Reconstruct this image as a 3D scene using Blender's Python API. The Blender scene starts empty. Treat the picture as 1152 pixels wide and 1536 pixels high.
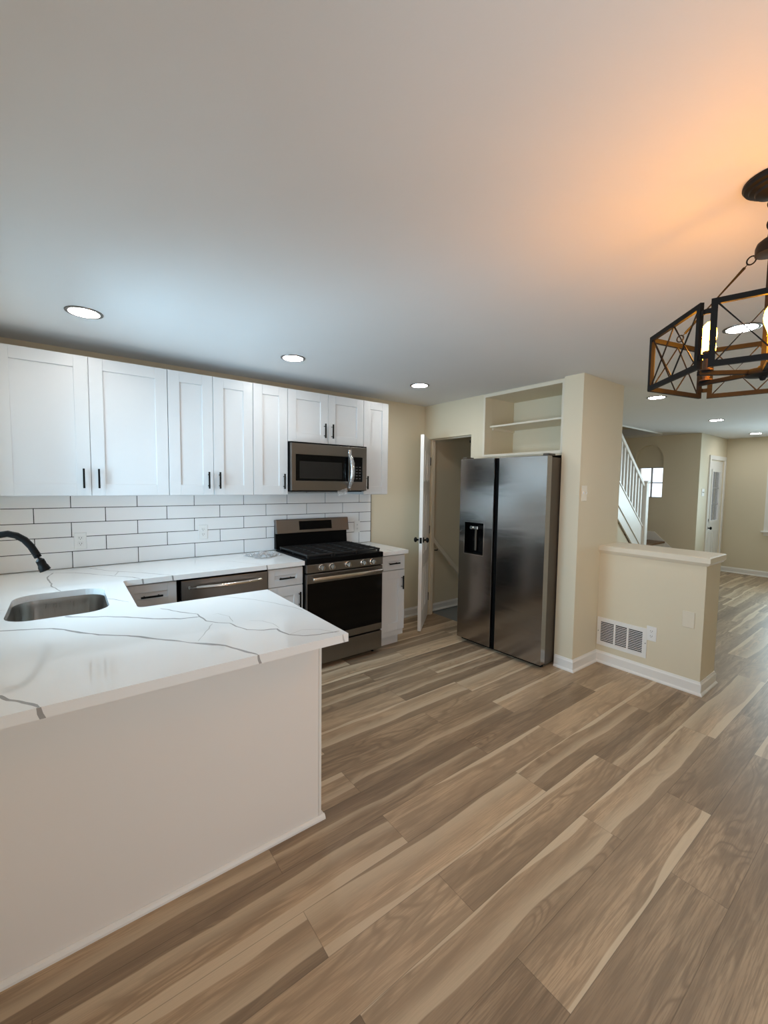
import bpy, bmesh, math, random
from mathutils import Vector, Matrix, noise as mnoise
from mathutils.geometry import tessellate_polygon

SC = bpy.context.scene
COL = SC.collection
random.seed(7)
PI = math.pi

# ------------------------------------------------------------------ camera
cam_data = bpy.data.cameras.new('camera')
cam = bpy.data.objects.new('camera', cam_data)
COL.objects.link(cam)
RT = (0.7977450334, -0.6028691374, 0.0123152239)
UP = (0.0296725416, 0.0596464230, 0.9977784546)
FW = (0.6022643953, 0.7956073827, -0.0654712971)
CAM = (-1.4884, -3.6362, 1.5243)
cam.matrix_world = Matrix(((RT[0], UP[0], -FW[0], CAM[0]),
                           (RT[1], UP[1], -FW[1], CAM[1]),
                           (RT[2], UP[2], -FW[2], CAM[2]),
                           (0, 0, 0, 1)))
cam_data.sensor_fit = 'AUTO'
cam_data.sensor_width = 36.0
cam_data.lens = 629.78 / 1536 * 36.0
cam_data.clip_start = 0.02
SC.camera = cam

# ------------------------------------------------------------------ light levels
EXPOSURE = 0.32
SKY_COL, SKY_STR = (0.78, 0.89, 1.0), 1.7
SINK_WINDOW = 42, (0.48, 0.78, 1.0)         # watts, colour of the daylight
ADDED_DINING_WINDOW = 24, (0.80, 0.91, 1.0)  # window added out of view, to light the dining side
ADDED_REAR_DOOR = 8, (0.94, 0.97, 1.0)  # door added out of view, to brighten the peninsula panel
LIVING_WINDOW = 84, (0.68, 0.92, 1.0)
CAN_L, CAN_COL = 66.0, (1.0, 0.98, 0.94)
BULB_L, BULB_COL = 86.0, (1.0, 0.37, 0.02)

SC.view_settings.view_transform = 'Standard'
SC.view_settings.look = 'None'
SC.view_settings.exposure = EXPOSURE
SC.view_settings.gamma = 1.0
SC.view_settings.use_curve_mapping = False
SC.cycles.max_bounces = 10
SC.cycles.diffuse_bounces = 6
SC.cycles.glossy_bounces = 5
SC.cycles.transparent_max_bounces = 12
SC.cycles.sample_clamp_indirect = 6.0
SC.cycles.caustics_reflective = False
SC.cycles.caustics_refractive = False

world = bpy.data.worlds.new('sky')
SC.world = world
world.use_nodes = True
bg = world.node_tree.nodes['Background']
bg.inputs[0].default_value = (*SKY_COL, 1)
bg.inputs[1].default_value = SKY_STR


def daylight(name, loc, direction, sx, sy, watts, color):
    """Daylight entering through one of the window openings."""
    d = bpy.data.lights.new(name, 'AREA')
    d.shape = 'RECTANGLE'
    d.size, d.size_y, d.energy, d.color = sx, sy, watts, color
    o = bpy.data.objects.new(name, d)
    o.location = loc
    o.rotation_euler = Vector(direction).to_track_quat('-Z', 'Z').to_euler()
    COL.objects.link(o)
    return o


daylight('daylight_sink_window', (-2.02, -1.1, 1.55), (1, 0, 0), 1.0, 0.95, *SINK_WINDOW)
daylight('added_dining_daylight', (-2.02, -3.85, 1.45), (1, 0, 0), 1.3, 1.1, *ADDED_DINING_WINDOW)  # lamp outside the added dining window
daylight('added_rear_daylight', (-.45, -5.02, 1.05), (0, 1, 0), 1.6, 1.9, *ADDED_REAR_DOOR)  # lamp outside the added rear door
daylight('daylight_living_window', (8.30, -2.7, 1.45), (-1, 0, 0), 1.5, 1.15, *LIVING_WINDOW)


# ------------------------------------------------------------------ materials
def srgb(r, g, b):
    f = lambda c: (c / 255 / 12.92) if c / 255 <= 0.04045 else ((c / 255 + 0.055) / 1.055) ** 2.4
    return (f(r), f(g), f(b), 1.0)


class NT:
    """small helper around a node tree"""
    def __init__(self, name):
        self.m = bpy.data.materials.new(name)
        self.m.use_nodes = True
        self.t = self.m.node_tree
        self.b = self.t.nodes['Principled BSDF']

    def n(self, kind, **kw):
        x = self.t.nodes.new(kind)
        for k, v in kw.items():
            setattr(x, k, v)
        return x

    def l(self, a, b):
        self.t.links.new(a, b)

    def val(self, sock, v):
        if isinstance(v, (int, float)):
            sock.default_value = v
        elif isinstance(v, tuple):
            sock.default_value = v
        else:
            self.l(v, sock)

    def math(self, op, a, b=0.0, c=0.0, clamp=False):
        x = self.n('ShaderNodeMath', operation=op)
        x.use_clamp = clamp
        self.val(x.inputs[0], a)
        self.val(x.inputs[1], b)
        self.val(x.inputs[2], c)
        return x.outputs[0]

    def smooth(self, v, lo, hi):
        x = self.n('ShaderNodeMapRange', interpolation_type='SMOOTHSTEP')
        self.val(x.inputs['Value'], v)
        self.val(x.inputs['From Min'], lo)
        self.val(x.inputs['From Max'], hi)
        return x.outputs[0]

    def mix(self, f, a, b, mode='MIX'):
        x = self.n('ShaderNodeMix', data_type='RGBA', blend_type=mode)
        self.val(x.inputs[0], f)
        self.val(x.inputs[6], a)
        self.val(x.inputs[7], b)
        return x.outputs[2]

    def vec(self, x, y, z):
        c = self.n('ShaderNodeCombineXYZ')
        self.val(c.inputs[0], x)
        self.val(c.inputs[1], y)
        self.val(c.inputs[2], z)
        return c.outputs[0]

    def noise(self, vec, scale=1.0, detail=2.0, rough=0.5, dist=0.0):
        x = self.n('ShaderNodeTexNoise')
        if vec is not None:
            self.l(vec, x.inputs['Vector'])
        x.inputs['Scale'].default_value = scale
        x.inputs['Detail'].default_value = detail
        x.inputs['Roughness'].default_value = rough
        x.inputs['Distortion'].default_value = dist
        return x.outputs['Fac']

    def coords(self):
        return self.n('ShaderNodeTexCoord').outputs['Object']

    def bump(self, h, strength, dist=0.01):
        b = self.n('ShaderNodeBump')
        b.inputs['Strength'].default_value = strength
        b.inputs['Distance'].default_value = dist
        self.l(h, b.inputs['Height'])
        self.l(b.outputs[0], self.b.inputs['Normal'])


def plain(name, col, rough=0.5, metal=0.0, var=0.03, scale=6.0, bump=0.0, bscale=200.0, coat=0.0, spec=None):
    n = NT(name)
    c = n.coords()
    f = n.noise(c, scale, 3.0)
    lo = tuple(max(0, x * (1 - var)) for x in col[:3]) + (1,)
    hi = tuple(min(1, x * (1 + var)) for x in col[:3]) + (1,)
    n.l(n.mix(f, lo, hi), n.b.inputs['Base Color'])
    n.b.inputs['Roughness'].default_value = rough
    n.b.inputs['Metallic'].default_value = metal
    if coat:
        n.b.inputs['Coat Weight'].default_value = coat
    if spec is not None:
        n.b.inputs['Specular IOR Level'].default_value = spec
    if bump:
        n.bump(n.noise(c, bscale, 2.0), bump, 0.002)
    return n.m


def brushed(name, col, rough=0.28, stretch=(1, 1, 120), wob=0.0, wobscale=(1.2, 1.2, 9.0), metal=1.0):
    """brushed steel, optional slow ripples of a protective film"""
    n = NT(name)
    c = n.coords()
    mp = n.n('ShaderNodeMapping')
    mp.inputs['Scale'].default_value = stretch
    n.l(c, mp.inputs[0])
    f = n.noise(mp.outputs[0], 6.0, 3.0)
    lo = tuple(x * 0.9 for x in col[:3]) + (1,)
    hi = tuple(min(1, x * 1.08) for x in col[:3]) + (1,)
    n.l(n.mix(f, lo, hi), n.b.inputs['Base Color'])
    n.b.inputs['Metallic'].default_value = metal
    n.l(n.math('MULTIPLY_ADD', f, 0.12, rough - 0.06), n.b.inputs['Roughness'])
    if wob:
        m2 = n.n('ShaderNodeMapping')
        m2.inputs['Scale'].default_value = wobscale
        n.l(c, m2.inputs[0])
        n.bump(n.noise(m2.outputs[0], 1.0, 2.5, 0.5, 0.6), wob, 0.02)
    return n.m


def emitter(name, col, strength):
    n = NT(name)
    n.b.inputs['Base Color'].default_value = (*col, 1)
    n.b.inputs['Emission Color'].default_value = (*col, 1)
    n.b.inputs['Emission Strength'].default_value = strength
    return n.m


def clear(name, tint=(1, 1, 1), gloss=0.08, rough=0.02, haze=0.0):
    """thin clear sheet: mostly see-through with a glossy film; haze adds a little white scatter"""
    n = NT(name)
    t = n.t
    t.nodes.remove(n.b)
    out = t.nodes['Material Output']
    tr = n.n('ShaderNodeBsdfTransparent')
    tr.inputs[0].default_value = (*tint, 1)
    gl = n.n('ShaderNodeBsdfGlossy')
    gl.inputs['Roughness'].default_value = rough
    fr = n.n('ShaderNodeFresnel')
    fr.inputs[0].default_value = 1.45
    fac = n.math('MULTIPLY_ADD', fr.outputs[0], 0.8, gloss * 0.3, clamp=True)
    mx = n.n('ShaderNodeMixShader')
    n.l(fac, mx.inputs[0])
    n.l(tr.outputs[0], mx.inputs[1])
    n.l(gl.outputs[0], mx.inputs[2])
    res = mx.outputs[0]
    if haze:
        df = n.n('ShaderNodeBsdfDiffuse')
        df.inputs[0].default_value = (0.85, 0.86, 0.88, 1)
        m2 = n.n('ShaderNodeMixShader')
        hz = n.noise(n.coords(), 18.0, 3.0)
        n.l(n.math('MULTIPLY', hz, haze * 2), m2.inputs[0])
        n.l(res, m2.inputs[1])
        n.l(df.outputs[0], m2.inputs[2])
        res = m2.outputs[0]
    n.l(res, out.inputs[0])
    return n.m


def floor_material():
    n = NT('vinyl_plank')
    sp = n.n('ShaderNodeSeparateXYZ')
    n.l(n.coords(), sp.inputs[0])
    x, y = sp.outputs[0], sp.outputs[1]
    W, L = 0.1815, 1.242
    yy = n.math('DIVIDE', n.math('ADD', y, 3.263 + W * 40), W)
    row = n.math('FLOOR', yy)
    v = n.math('SUBTRACT', yy, row)
    par = n.math('MODULO', row, 2.0)
    xx = n.math('DIVIDE', n.math('SUBTRACT', x, n.math('MULTIPLY_ADD', par, 0.49, 0.384 - L * 40)), L)
    colm = n.math('FLOOR', xx)
    u = n.math('SUBTRACT', xx, colm)
    wn = n.n('ShaderNodeTexWhiteNoise', noise_dimensions='3D')
    n.l(n.vec(row, colm, 3.7), wn.inputs['Vector'])
    sc = n.n('ShaderNodeSeparateColor')
    n.l(wn.outputs['Color'], sc.inputs[0])
    r1, r2, r3 = sc.outputs[0], sc.outputs[1], sc.outputs[2]
    r4 = wn.outputs['Value']
    px = n.math('MULTIPLY_ADD', r1, 57.0, x)
    py = n.math('MULTIPLY_ADD', r2, 31.0, n.math('MULTIPLY', v, W))
    pz = n.math('MULTIPLY', r3, 13.0)
    g = lambda sx, sy, d, dist=0.0, ro=0.5: n.noise(n.vec(n.math('MULTIPLY', px, sx), n.math('MULTIPLY', py, sy), pz), 1.0, d, ro, dist)
    broad = g(1.3, 9.0, 3.0, 0.4)
    mid = g(3.0, 34.0, 4.0, 0.6)
    fine = g(9.0, 260.0, 3.0, 0.0, 0.6)
    cath = g(1.6, 8.5, 1.5, 0.5)
    ring = n.math('SINE', n.math('MULTIPLY', cath, 75.0))
    ringm = n.math('MULTIPLY', n.math('MULTIPLY_ADD', ring, 0.5, 0.5), n.smooth(g(1.0, 6.0, 1.0), 0.42, 0.62))
    base = n.mix(n.smooth(broad, 0.30, 0.70), srgb(152, 129, 104), srgb(210, 182, 149))
    base = n.mix(n.math('MULTIPLY', n.smooth(mid, 0.44, 0.64), 0.80), base, srgb(122, 104, 84))
    ringl = n.math('POWER', ringm, 2.5)
    base = n.mix(n.math('MULTIPLY', ringl, 0.72), base, srgb(104, 86, 68))
    base = n.mix(n.math('MULTIPLY', n.smooth(fine, 0.42, 0.62), 0.52), base, srgb(110, 93, 75))
    # plank to plank tone
    base = n.mix(0.46, base, n.mix(r4, srgb(126, 106, 85), srgb(218, 190, 156)), 'MIX')
    # one long edge of each plank shades to darker heartwood
    ve = n.math('ABSOLUTE', n.math('SUBTRACT', v, n.math('GREATER_THAN', r3, 0.5)))
    heart = n.math('MULTIPLY', n.smooth(n.math('MULTIPLY_ADD', broad, 0.5, ve), 0.55, 1.25), n.math('MULTIPLY', r2, 0.60))
    base = n.mix(heart, base, srgb(104, 87, 70))
    # pale sapwood: a strip along one long edge on some planks, and on many a streak that
    # brightens slowly across the grain and stops at a crisp wandering border
    wander = n.noise(n.vec(n.math('MULTIPLY', px, 1.15), pz, 0.0), 1.0, 2.5, 0.45)
    wob = n.math('SUBTRACT', wander, 0.5)
    strip_w = n.math('MULTIPLY_ADD', wob, 0.75, n.math('MULTIPLY_ADD', r2, 0.13, 0.03))
    strip = n.math('SUBTRACT', 1.0, n.smooth(n.math('SUBTRACT', ve, strip_w), -0.012, 0.014))
    strip = n.math('MULTIPLY', strip, n.math('MULTIPLY', n.math('GREATER_THAN', r1, 0.42), 0.85))
    vc = n.math('MULTIPLY_ADD', wob, 0.70, n.math('MULTIPLY_ADD', r1, 0.62, 0.35))
    gw = n.math('MULTIPLY_ADD', r4, 0.42, 0.16)
    t = n.math('SUBTRACT', vc, ve)
    streak = n.math('SUBTRACT', 1.0, n.smooth(t, 0.0, gw))
    streak = n.math('MULTIPLY', streak, n.smooth(t, -0.014, 0.014))
    streak = n.math('MULTIPLY', streak, n.math('MULTIPLY', n.math('GREATER_THAN', r2, 0.45), n.math('MULTIPLY_ADD', r1, 0.35, 0.45)))
    sap = n.math('MAXIMUM', strip, streak)
    base = n.mix(sap, base, n.mix(fine, srgb(222, 203, 174), srgb(206, 186, 157)))
    # knots
    vo = n.n('ShaderNodeTexVoronoi', feature='F1')
    n.l(n.vec(n.math('MULTIPLY', px, 1.5), n.math('MULTIPLY', py, 4.2), pz), vo.inputs['Vector'])
    vo.inputs['Scale'].default_value = 1.0
    kn = n.math('SUBTRACT', 1.0, n.smooth(vo.outputs['Distance'], 0.02, 0.085))
    base = n.mix(n.math('MULTIPLY', kn, 0.55), base, srgb(96, 79, 62))
    # seams
    es = n.math('MULTIPLY', n.math('MINIMUM', v, n.math('SUBTRACT', 1.0, v)), W)
    ee = n.math('MULTIPLY', n.math('MINIMUM', u, n.math('SUBTRACT', 1.0, u)), L)
    e = n.math('MINIMUM', es, ee)
    seam = n.math('SUBTRACT', 1.0, n.smooth(e, 0.0004, 0.0018))
    base = n.mix(n.math('MULTIPLY', seam, 0.45), base, srgb(70, 56, 44))
    n.l(base, n.b.inputs['Base Color'])
    n.l(n.math('MULTIPLY_ADD', fine, 0.12, 0.36), n.b.inputs['Roughness'])
    n.b.inputs['Specular IOR Level'].default_value = 0.42
    n.bump(n.math('SUBTRACT', n.math('MULTIPLY', fine, 0.25), seam), 0.12, 0.002)
    return n.m


M = {}
M['floor'] = floor_material()
M['ceiling'] = plain('ceiling_paint', srgb(222, 222, 222), 0.85, var=0.012, bump=0.06, bscale=140)
M['wall'] = plain('cream_wall_paint', srgb(221, 211, 187), 0.7, var=0.015, scale=2.0, bump=0.06, bscale=160)
M['trim'] = plain('white_trim_paint', srgb(236, 234, 230), 0.38, var=0.01)
M['cream_trim'] = plain('cream_trim_paint', srgb(226, 217, 198), 0.42, var=0.01)
M['cabinet'] = plain('white_cabinet_paint', srgb(211, 212, 213), 0.36, var=0.008)
M['panel'] = plain('white_panel_paint', srgb(240, 235, 230), 0.45, var=0.012, scale=2.0)
M['black'] = plain('matte_black_metal', srgb(11, 11, 11), 0.42, 0.0, var=0.1, spec=0.16)
M['black_enamel'] = plain('black_enamel', srgb(9, 9, 10), 0.40, var=0.1, spec=0.07)
M['black_glass'] = plain('black_glass', srgb(7, 7, 8), 0.10, var=0.1, spec=0.16)
M['iron'] = plain('cast_iron', srgb(20, 20, 21), 0.6, var=0.15, bump=0.2, bscale=400)
M['steel'] = brushed('brushed_steel', srgb(122, 118, 114), 0.32, (120, 1, 1))
M['steel_bright'] = brushed('polished_steel', srgb(214, 210, 204), 0.18, (60, 60, 1))
M['steel_v'] = brushed('brushed_sink_steel', srgb(160, 154, 147), 0.30, (30, 30, 1))
M['fridge'] = brushed('dark_stainless_with_film', srgb(158, 152, 147), 0.18, (1, 1, 40), wob=0.13, wobscale=(0.9, 0.9, 5.5))
M['fridge_side'] = plain('dark_grey_painted_steel', srgb(84, 76, 66), 0.45, 0.3, var=0.03)
M['tile'] = plain('white_glazed_tile', srgb(240, 240, 240), 0.16, var=0.02, scale=3.0)
M['grout'] = plain('charcoal_grout', srgb(30, 27, 26), 0.85, var=0.1)
M['quartz'] = plain('white_quartz', srgb(243, 243, 242), 0.05, var=0.012, scale=4.0, spec=0.7)
M['vein'] = plain('grey_vein', srgb(163, 161, 159), 0.07, var=0.10, scale=30.0)
M['vein_soft'] = plain('pale_grey_vein', srgb(203, 202, 199), 0.07, var=0.06, scale=30.0)
M['plastic'] = plain('white_plastic', srgb(236, 236, 234), 0.35, var=0.01)
M['slot'] = plain('dark_slot', srgb(40, 36, 33), 0.6, var=0.1)
M['bronze'] = plain('oil_rubbed_bronze', srgb(18, 15, 14), 0.5, 0.2, var=0.2, scale=20.0, spec=0.3)
M['bronze_black'] = plain('black_bronze', srgb(12, 11, 11), 0.65, 0.0, var=0.15, scale=20.0, spec=0.18)
M['copper'] = plain('coppery_sleeve', srgb(80, 60, 46), 0.45, 0.7, var=0.1)
M['concrete'] = plain('grey_painted_concrete', srgb(130, 134, 134), 0.75, var=0.06)
M['oak'] = plain('brown_oak_tread', srgb(124, 92, 64), 0.4, var=0.2, scale=14.0)
M['film'] = clear('clear_film', gloss=0.5, rough=0.08, haze=0.24)
M['pane'] = clear('window_glass', gloss=0.1, rough=0.0)
M['can'] = emitter('downlight_lens', CAN_COL, CAN_L)
M['bulb'] = emitter('warm_bulb', BULB_COL, BULB_L)
M['grey_glass'] = plain('grey_mesh_glass', srgb(40, 38, 36), 0.2, var=0.05, spec=0.15)
M['display'] = plain('black_display', srgb(8, 8, 9), 0.2, var=0.1, spec=0.1)
M['mark'] = plain('pale_key_print', srgb(96, 96, 98), 0.4, var=0.05)
M['gap'] = plain('shadow_gap_black', srgb(9, 9, 9), 0.7, var=0.1, spec=0.08)
M['muntin_grey'] = plain('grey_came', srgb(165, 166, 168), 0.4, var=0.05)


# ------------------------------------------------------------------ mesh helpers
def box(bm, x0, x1, y0, y1, z0, z1, bev=0.0, seg=1):
    vs = [bm.verts.new((x, y, z)) for z in (z0, z1) for y in (y0, y1) for x in (x0, x1)]
    fs = [bm.faces.new([vs[i] for i in f]) for f in
          ((0, 2, 3, 1), (4, 5, 7, 6), (0, 1, 5, 4), (2, 6, 7, 3), (0, 4, 6, 2), (1, 3, 7, 5))]
    if bev:
        es = list({e for f in fs for e in f.edges})
        bmesh.ops.bevel(bm, geom=es, offset=bev, segments=seg, affect='EDGES', profile=0.5)
    return bm


def frame_of(d):
    d = Vector(d).normalized()
    a = Vector((0, 0, 1)) if abs(d.z) < 0.95 else Vector((1, 0, 0))
    x = d.cross(a).normalized()
    return x, x.cross(d).normalized(), d


def tube(bm, pts, r, seg=12, cap=True):
    pts = [Vector(p) for p in pts]
    rs = r if isinstance(r, (list, tuple)) else [r] * len(pts)
    rings = []
    px = None
    for i, p in enumerate(pts):
        d = (pts[min(i + 1, len(pts) - 1)] - pts[max(i - 1, 0)])
        x, y, d = frame_of(d)
        if px is not None:
            x = (px - d * px.dot(d)).normalized()
            y = d.cross(x)
        px = x
        rings.append([bm.verts.new(p + (x * math.cos(2 * PI * k / seg) + y * math.sin(2 * PI * k / seg)) * rs[i]) for k in range(seg)])
    for a, b in zip(rings, rings[1:]):
        for k in range(seg):
            bm.faces.new((a[k], a[(k + 1) % seg], b[(k + 1) % seg], b[k]))
    if cap:
        bm.faces.new(list(reversed(rings[0])))
        bm.faces.new(rings[-1])
    return bm


def bar(bm, a, b, w, h, upv=(0, 0, 1), bev=0.0):
    """rectangular bar from a to b, h measured along upv"""
    a, b = Vector(a), Vector(b)
    d = (b - a).normalized()
    s = d.cross(Vector(upv)).normalized()
    u = s.cross(d).normalized()
    vs = []
    for p in (a, b):
        for i, j in ((-1, -1), (1, -1), (1, 1), (-1, 1)):
            vs.append(bm.verts.new(p + s * (i * w / 2) + u * (j * h / 2)))
    fs = [bm.faces.new([vs[i] for i in f]) for f in ((3, 2, 1, 0), (4, 5, 6, 7), (0, 1, 5, 4), (1, 2, 6, 5), (2, 3, 7, 6), (3, 0, 4, 7))]
    if bev:
        bmesh.ops.bevel(bm, geom=list({e for f in fs for e in f.edges}), offset=bev, segments=2, affect='EDGES', profile=0.5)
    return bm


def lathe(bm, prof, center=(0, 0, 0), axis='z', seg=32):
    """prof: list of (radius, height) revolved about axis"""
    c = Vector(center)
    rings = []
    for r, h in prof:
        ring = []
        for k in range(seg):
            a = 2 * PI * k / seg
            ca, sa = r * math.cos(a), r * math.sin(a)
            q = {'z': (ca, sa, h), 'y': (ca, h, sa), 'x': (h, ca, sa)}[axis]
            ring.append(bm.verts.new(c + Vector(q)))
        rings.append(ring)
    for a, b in zip(rings, rings[1:]):
        for k in range(seg):
            bm.faces.new((a[k], a[(k + 1) % seg], b[(k + 1) % seg], b[k]))
    for rg in (rings[0], rings[-1]):
        bm.faces.new(rg)
    return bm


def torus(bm, c, n, R, r, seg=20, rs=8, sq=1.0):
    x, y, d = frame_of(n)
    c = Vector(c)
    rings = []
    for i in range(seg):
        a = 2 * PI * i / seg
        o = x * math.cos(a) + y * math.sin(a) * sq
        rings.append([bm.verts.new(c + o * R + (o.normalized() * math.cos(2 * PI * k / rs) + d * math.sin(2 * PI * k / rs)) * r) for k in range(rs)])
    for i in range(seg):
        a, b = rings[i], rings[(i + 1) % seg]
        for k in range(rs):
            bm.faces.new((a[k], a[(k + 1) % rs], b[(k + 1) % rs], b[k]))
    return bm


def slab(bm, outer, holes, t0, t1, axis='z'):
    """extrude a polygon with holes; axis z: (x,y)  x: (y,z)  y: (x,z)"""
    mp = {'z': lambda a, b, t: (a, b, t), 'x': lambda a, b, t: (t, a, b), 'y': lambda a, b, t: (a, t, b)}[axis]
    loops = [outer] + list(holes)
    tris = tessellate_polygon([[Vector((a, b, 0)) for a, b in lp] for lp in loops])
    flat = [p for lp in loops for p in lp]
    lo = [bm.verts.new(mp(a, b, t0)) for a, b in flat]
    hi = [bm.verts.new(mp(a, b, t1)) for a, b in flat]
    for t in tris:
        try:
            bm.faces.new([lo[i] for i in t])
            bm.faces.new([hi[i] for i in reversed(t)])
        except ValueError:
            pass
    k = 0
    for lp in loops:
        m = len(lp)
        for i in range(m):
            a, b = k + i, k + (i + 1) % m
            bm.faces.new((lo[a], lo[b], hi[b], hi[a]))
        k += m
    return bm


def rect(a0, a1, b0, b1):
    return [(a0, b0), (a1, b0), (a1, b1), (a0, b1)]


def rrect(a0, a1, b0, b1, r, seg=8):
    pts = []
    for cx, cy, st in ((a1 - r, b0 + r, -PI / 2), (a1 - r, b1 - r, 0), (a0 + r, b1 - r, PI / 2), (a0 + r, b0 + r, PI)):
        for i in range(seg + 1):
            t = st + PI / 2 * i / seg
            pts.append((cx + r * math.cos(t), cy + r * math.sin(t)))
    return pts


def origin(o):
    v = Vector((0, 0, 0))
    while o is not None:
        v += Vector(o.location)
        o = o.parent
    return v


def obj(name, bm, mat, parent=None, smooth=False, local=False, bevel=0.0, loc=None):
    """link a bmesh as ONE mesh object. Vertices are world coordinates unless local."""
    bmesh.ops.recalc_face_normals(bm, faces=bm.faces)
    off = Vector((0, 0, 0))
    if parent is not None and not local:
        off = origin(parent)
    if loc is not None:
        off = Vector(loc)
    if off.length:
        bmesh.ops.translate(bm, vec=-off, verts=bm.verts)
    me = bpy.data.meshes.new(name)
    bm.to_mesh(me)
    bm.free()
    for m_ in (mat if isinstance(mat, (list, tuple)) else [mat]):
        me.materials.append(m_)
    if smooth:
        for p in me.polygons:
            p.use_smooth = True
        try:
            me.set_sharp_from_angle(angle=math.radians(38))
        except Exception:
            pass
    o = bpy.data.objects.new(name, me)
    COL.objects.link(o)
    if parent is not None:
        o.parent = parent
    if loc is not None:
        o.location = loc
    if bevel:
        b = o.modifiers.new('bevel', 'BEVEL')
        b.width, b.segments, b.limit_method, b.angle_limit = bevel, 2, 'ANGLE', math.radians(50)
    return o


def tag(o, label, cat, group=None):
    o['label'] = label
    o['category'] = cat
    if group:
        o['group'] = group
    return o


def thing(name, label, cat, loc=(0, 0, 0), rz=0.0, group=None):
    o = bpy.data.objects.new(name, None)
    COL.objects.link(o)
    o.empty_display_size = 0.1
    o.location = loc
    o.rotation_euler = (0, 0, rz)
    return tag(o, label, cat, group)


def struct(name, bm, mat, parent=None, **kw):
    o = obj(name, bm, mat, parent, **kw)
    if parent is None:
        o['kind'] = 'structure'
    return o


def B():
    return bmesh.new()


def bx(*a, **k):
    return box(B(), *a, **k)


def copy_tree(o, parent=None):
    c = o.copy()
    COL.objects.link(c)
    if parent is not None:
        c.parent = parent
    for ch in list(o.children):
        copy_tree(ch, c)
    return c


# ================================================================== ROOM SHELL
H = 2.424
XL = -1.88            # wall beside the sink
YF = -4.85            # wall behind the camera
XF = 8.15             # wall at the end of the living room
XW = 6.77             # wall behind the stair landing
YD = -1.25            # wall with the front door
XR = 1.84             # kitchen side wall with the basement door

struct('floor', slab(B(), [(XL - .1, YF - .1), (XF + .1, YF - .1), (XF + .1, .1), (2.62, .1), (2.62, -.74), (1.965, -.74), (1.965, .1), (XL - .1, .1)], [], -.06, 0.0), M['floor'])
struct('floor_stairwell', bx(1.965, 2.62, -.74, .1, -.10, -.012), M['concrete'])

# ceiling with the stairwell opening
struct('ceiling', slab(B(), rect(XL - .1, XF + .1, YF - .1, .1), [rect(3.4, 6.40, -.80, -.02)], H, H + .12), M['ceiling'])
sh = B()
slab(sh, rect(3.3, 6.5, -.92, -.80), [], H + .12, H + 1.3)
slab(sh, rect(6.40, 6.52, -.80, .1), [], H + .12, H + 1.3)
slab(sh, rect(3.3, 3.4, -.80, .1), [], H + .12, H + 1.3)
slab(sh, rect(3.3, 6.52, -.02, .1), [], H + .12, H + 1.3)
slab(sh, rect(3.3, 6.52, -.92, .1), [], H + 1.3, H + 1.4)
struct('wall_stairwell_upper', sh, M['wall'])
struct('trim_1', bx(3.4, 6.40, -.815, -.80, H - .02, H + .10, bev=.004), M['trim'])

struct('wall_back', slab(B(), rect(XL - .1, XW + .2, 0, H), [], 0, .1, 'y'), M['wall'])

# wall beside the sink, with the sink window and an unseen dining opening added for light
struct('wall_left', slab(B(), rect(YF - .1, 0, 0, H), [rect(-1.6, -.6, 1.07, 2.05), rect(-4.55, -3.15, .85, 2.05)], XL - .12, XL, 'x'), M['wall'])
w1 = B()
slab(w1, rect(-1.6, -.6, 1.07, 2.05), [rect(-1.555, -.645, 1.115, 2.005)], XL - .10, XL - .03, 'x')
w1o = struct('window_1', w1, M['trim'])
obj('meeting_rail', bx(XL - .09, XL - .04, -1.555, -.645, 1.54, 1.58), M['trim'], w1o)
obj('pane', bx(XL - .066, XL - .062, -1.555, -.645, 1.115, 2.005), M['pane'], w1o)

w4 = slab(B(), rect(-4.55, -3.15, .85, 2.05), [rect(-4.505, -3.195, .895, 2.005)], XL - .10, XL - .03, 'x')  # unseen dining window, added as a daylight source
w4o = struct('window_4_added', w4, M['trim'])
obj('meeting_rail', bx(XL - .09, XL - .04, -4.505, -3.195, 1.43, 1.47), M['trim'], w4o)
obj('pane', bx(XL - .066, XL - .062, -4.505, -3.195, .895, 2.005), M['pane'], w4o)

# wall behind the camera with a glazed door added to let in light
struct('wall_front', slab(B(), rect(XL - .1, XF + .1, 0, H), [rect(-1.30, .40, 0.0, 2.05)], YF - .12, YF, 'y'), M['wall'])
w5 = slab(B(), rect(-1.30, .40, .0, 2.05), [rect(-1.22, -.49, .09, 1.96), rect(-.41, .32, .09, 1.96)], YF - .09, YF - .03, 'y')  # unseen door, placed for the light it gives the peninsula
d3 = struct('door_3_added', w5, M['trim'])
obj('pane', bx(-1.22, -.49, YF - .064, YF - .058, .09, 1.96), M['pane'], d3)
obj('pane', bx(-.41, .32, YF - .064, YF - .058, .09, 1.96), M['pane'], d3)

# far wall of the living room with a window
struct('wall_far', slab(B(), rect(YF - .1, YD + .1, 0, H), [rect(-3.45, -1.90, .80, 2.0)], XF, XF + .12, 'x'), M['wall'])
w3 = slab(B(), rect(-3.53, -1.83, .72, 2.08), [rect(-3.42, -1.93, .84, 1.97)], XF - .018, XF + .08, 'x')
w3o = struct('window_3', w3, M['trim'])
obj('window_sill', bx(XF - .07, XF + .06, -3.56, -1.80, .775, .80, bev=.004), M['trim'], w3o)
obj('meeting_rail', bx(XF + .02, XF + .06, -3.42, -1.93, 1.38, 1.42), M['trim'], w3o)
obj('pane', bx(XF + .038, XF + .042, -3.42, -1.93, .84, 1.97), M['pane'], w3o)

# wall with the front door
struct('wall_entry', slab(B(), [(XW, 0), (7.27, 0), (7.27, 2.02), (8.03, 2.02), (8.03, 0), (XF + .1, 0), (XF + .1, H), (XW, H)], [], YD, YD + .14, 'y'), M['wall'])

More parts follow.
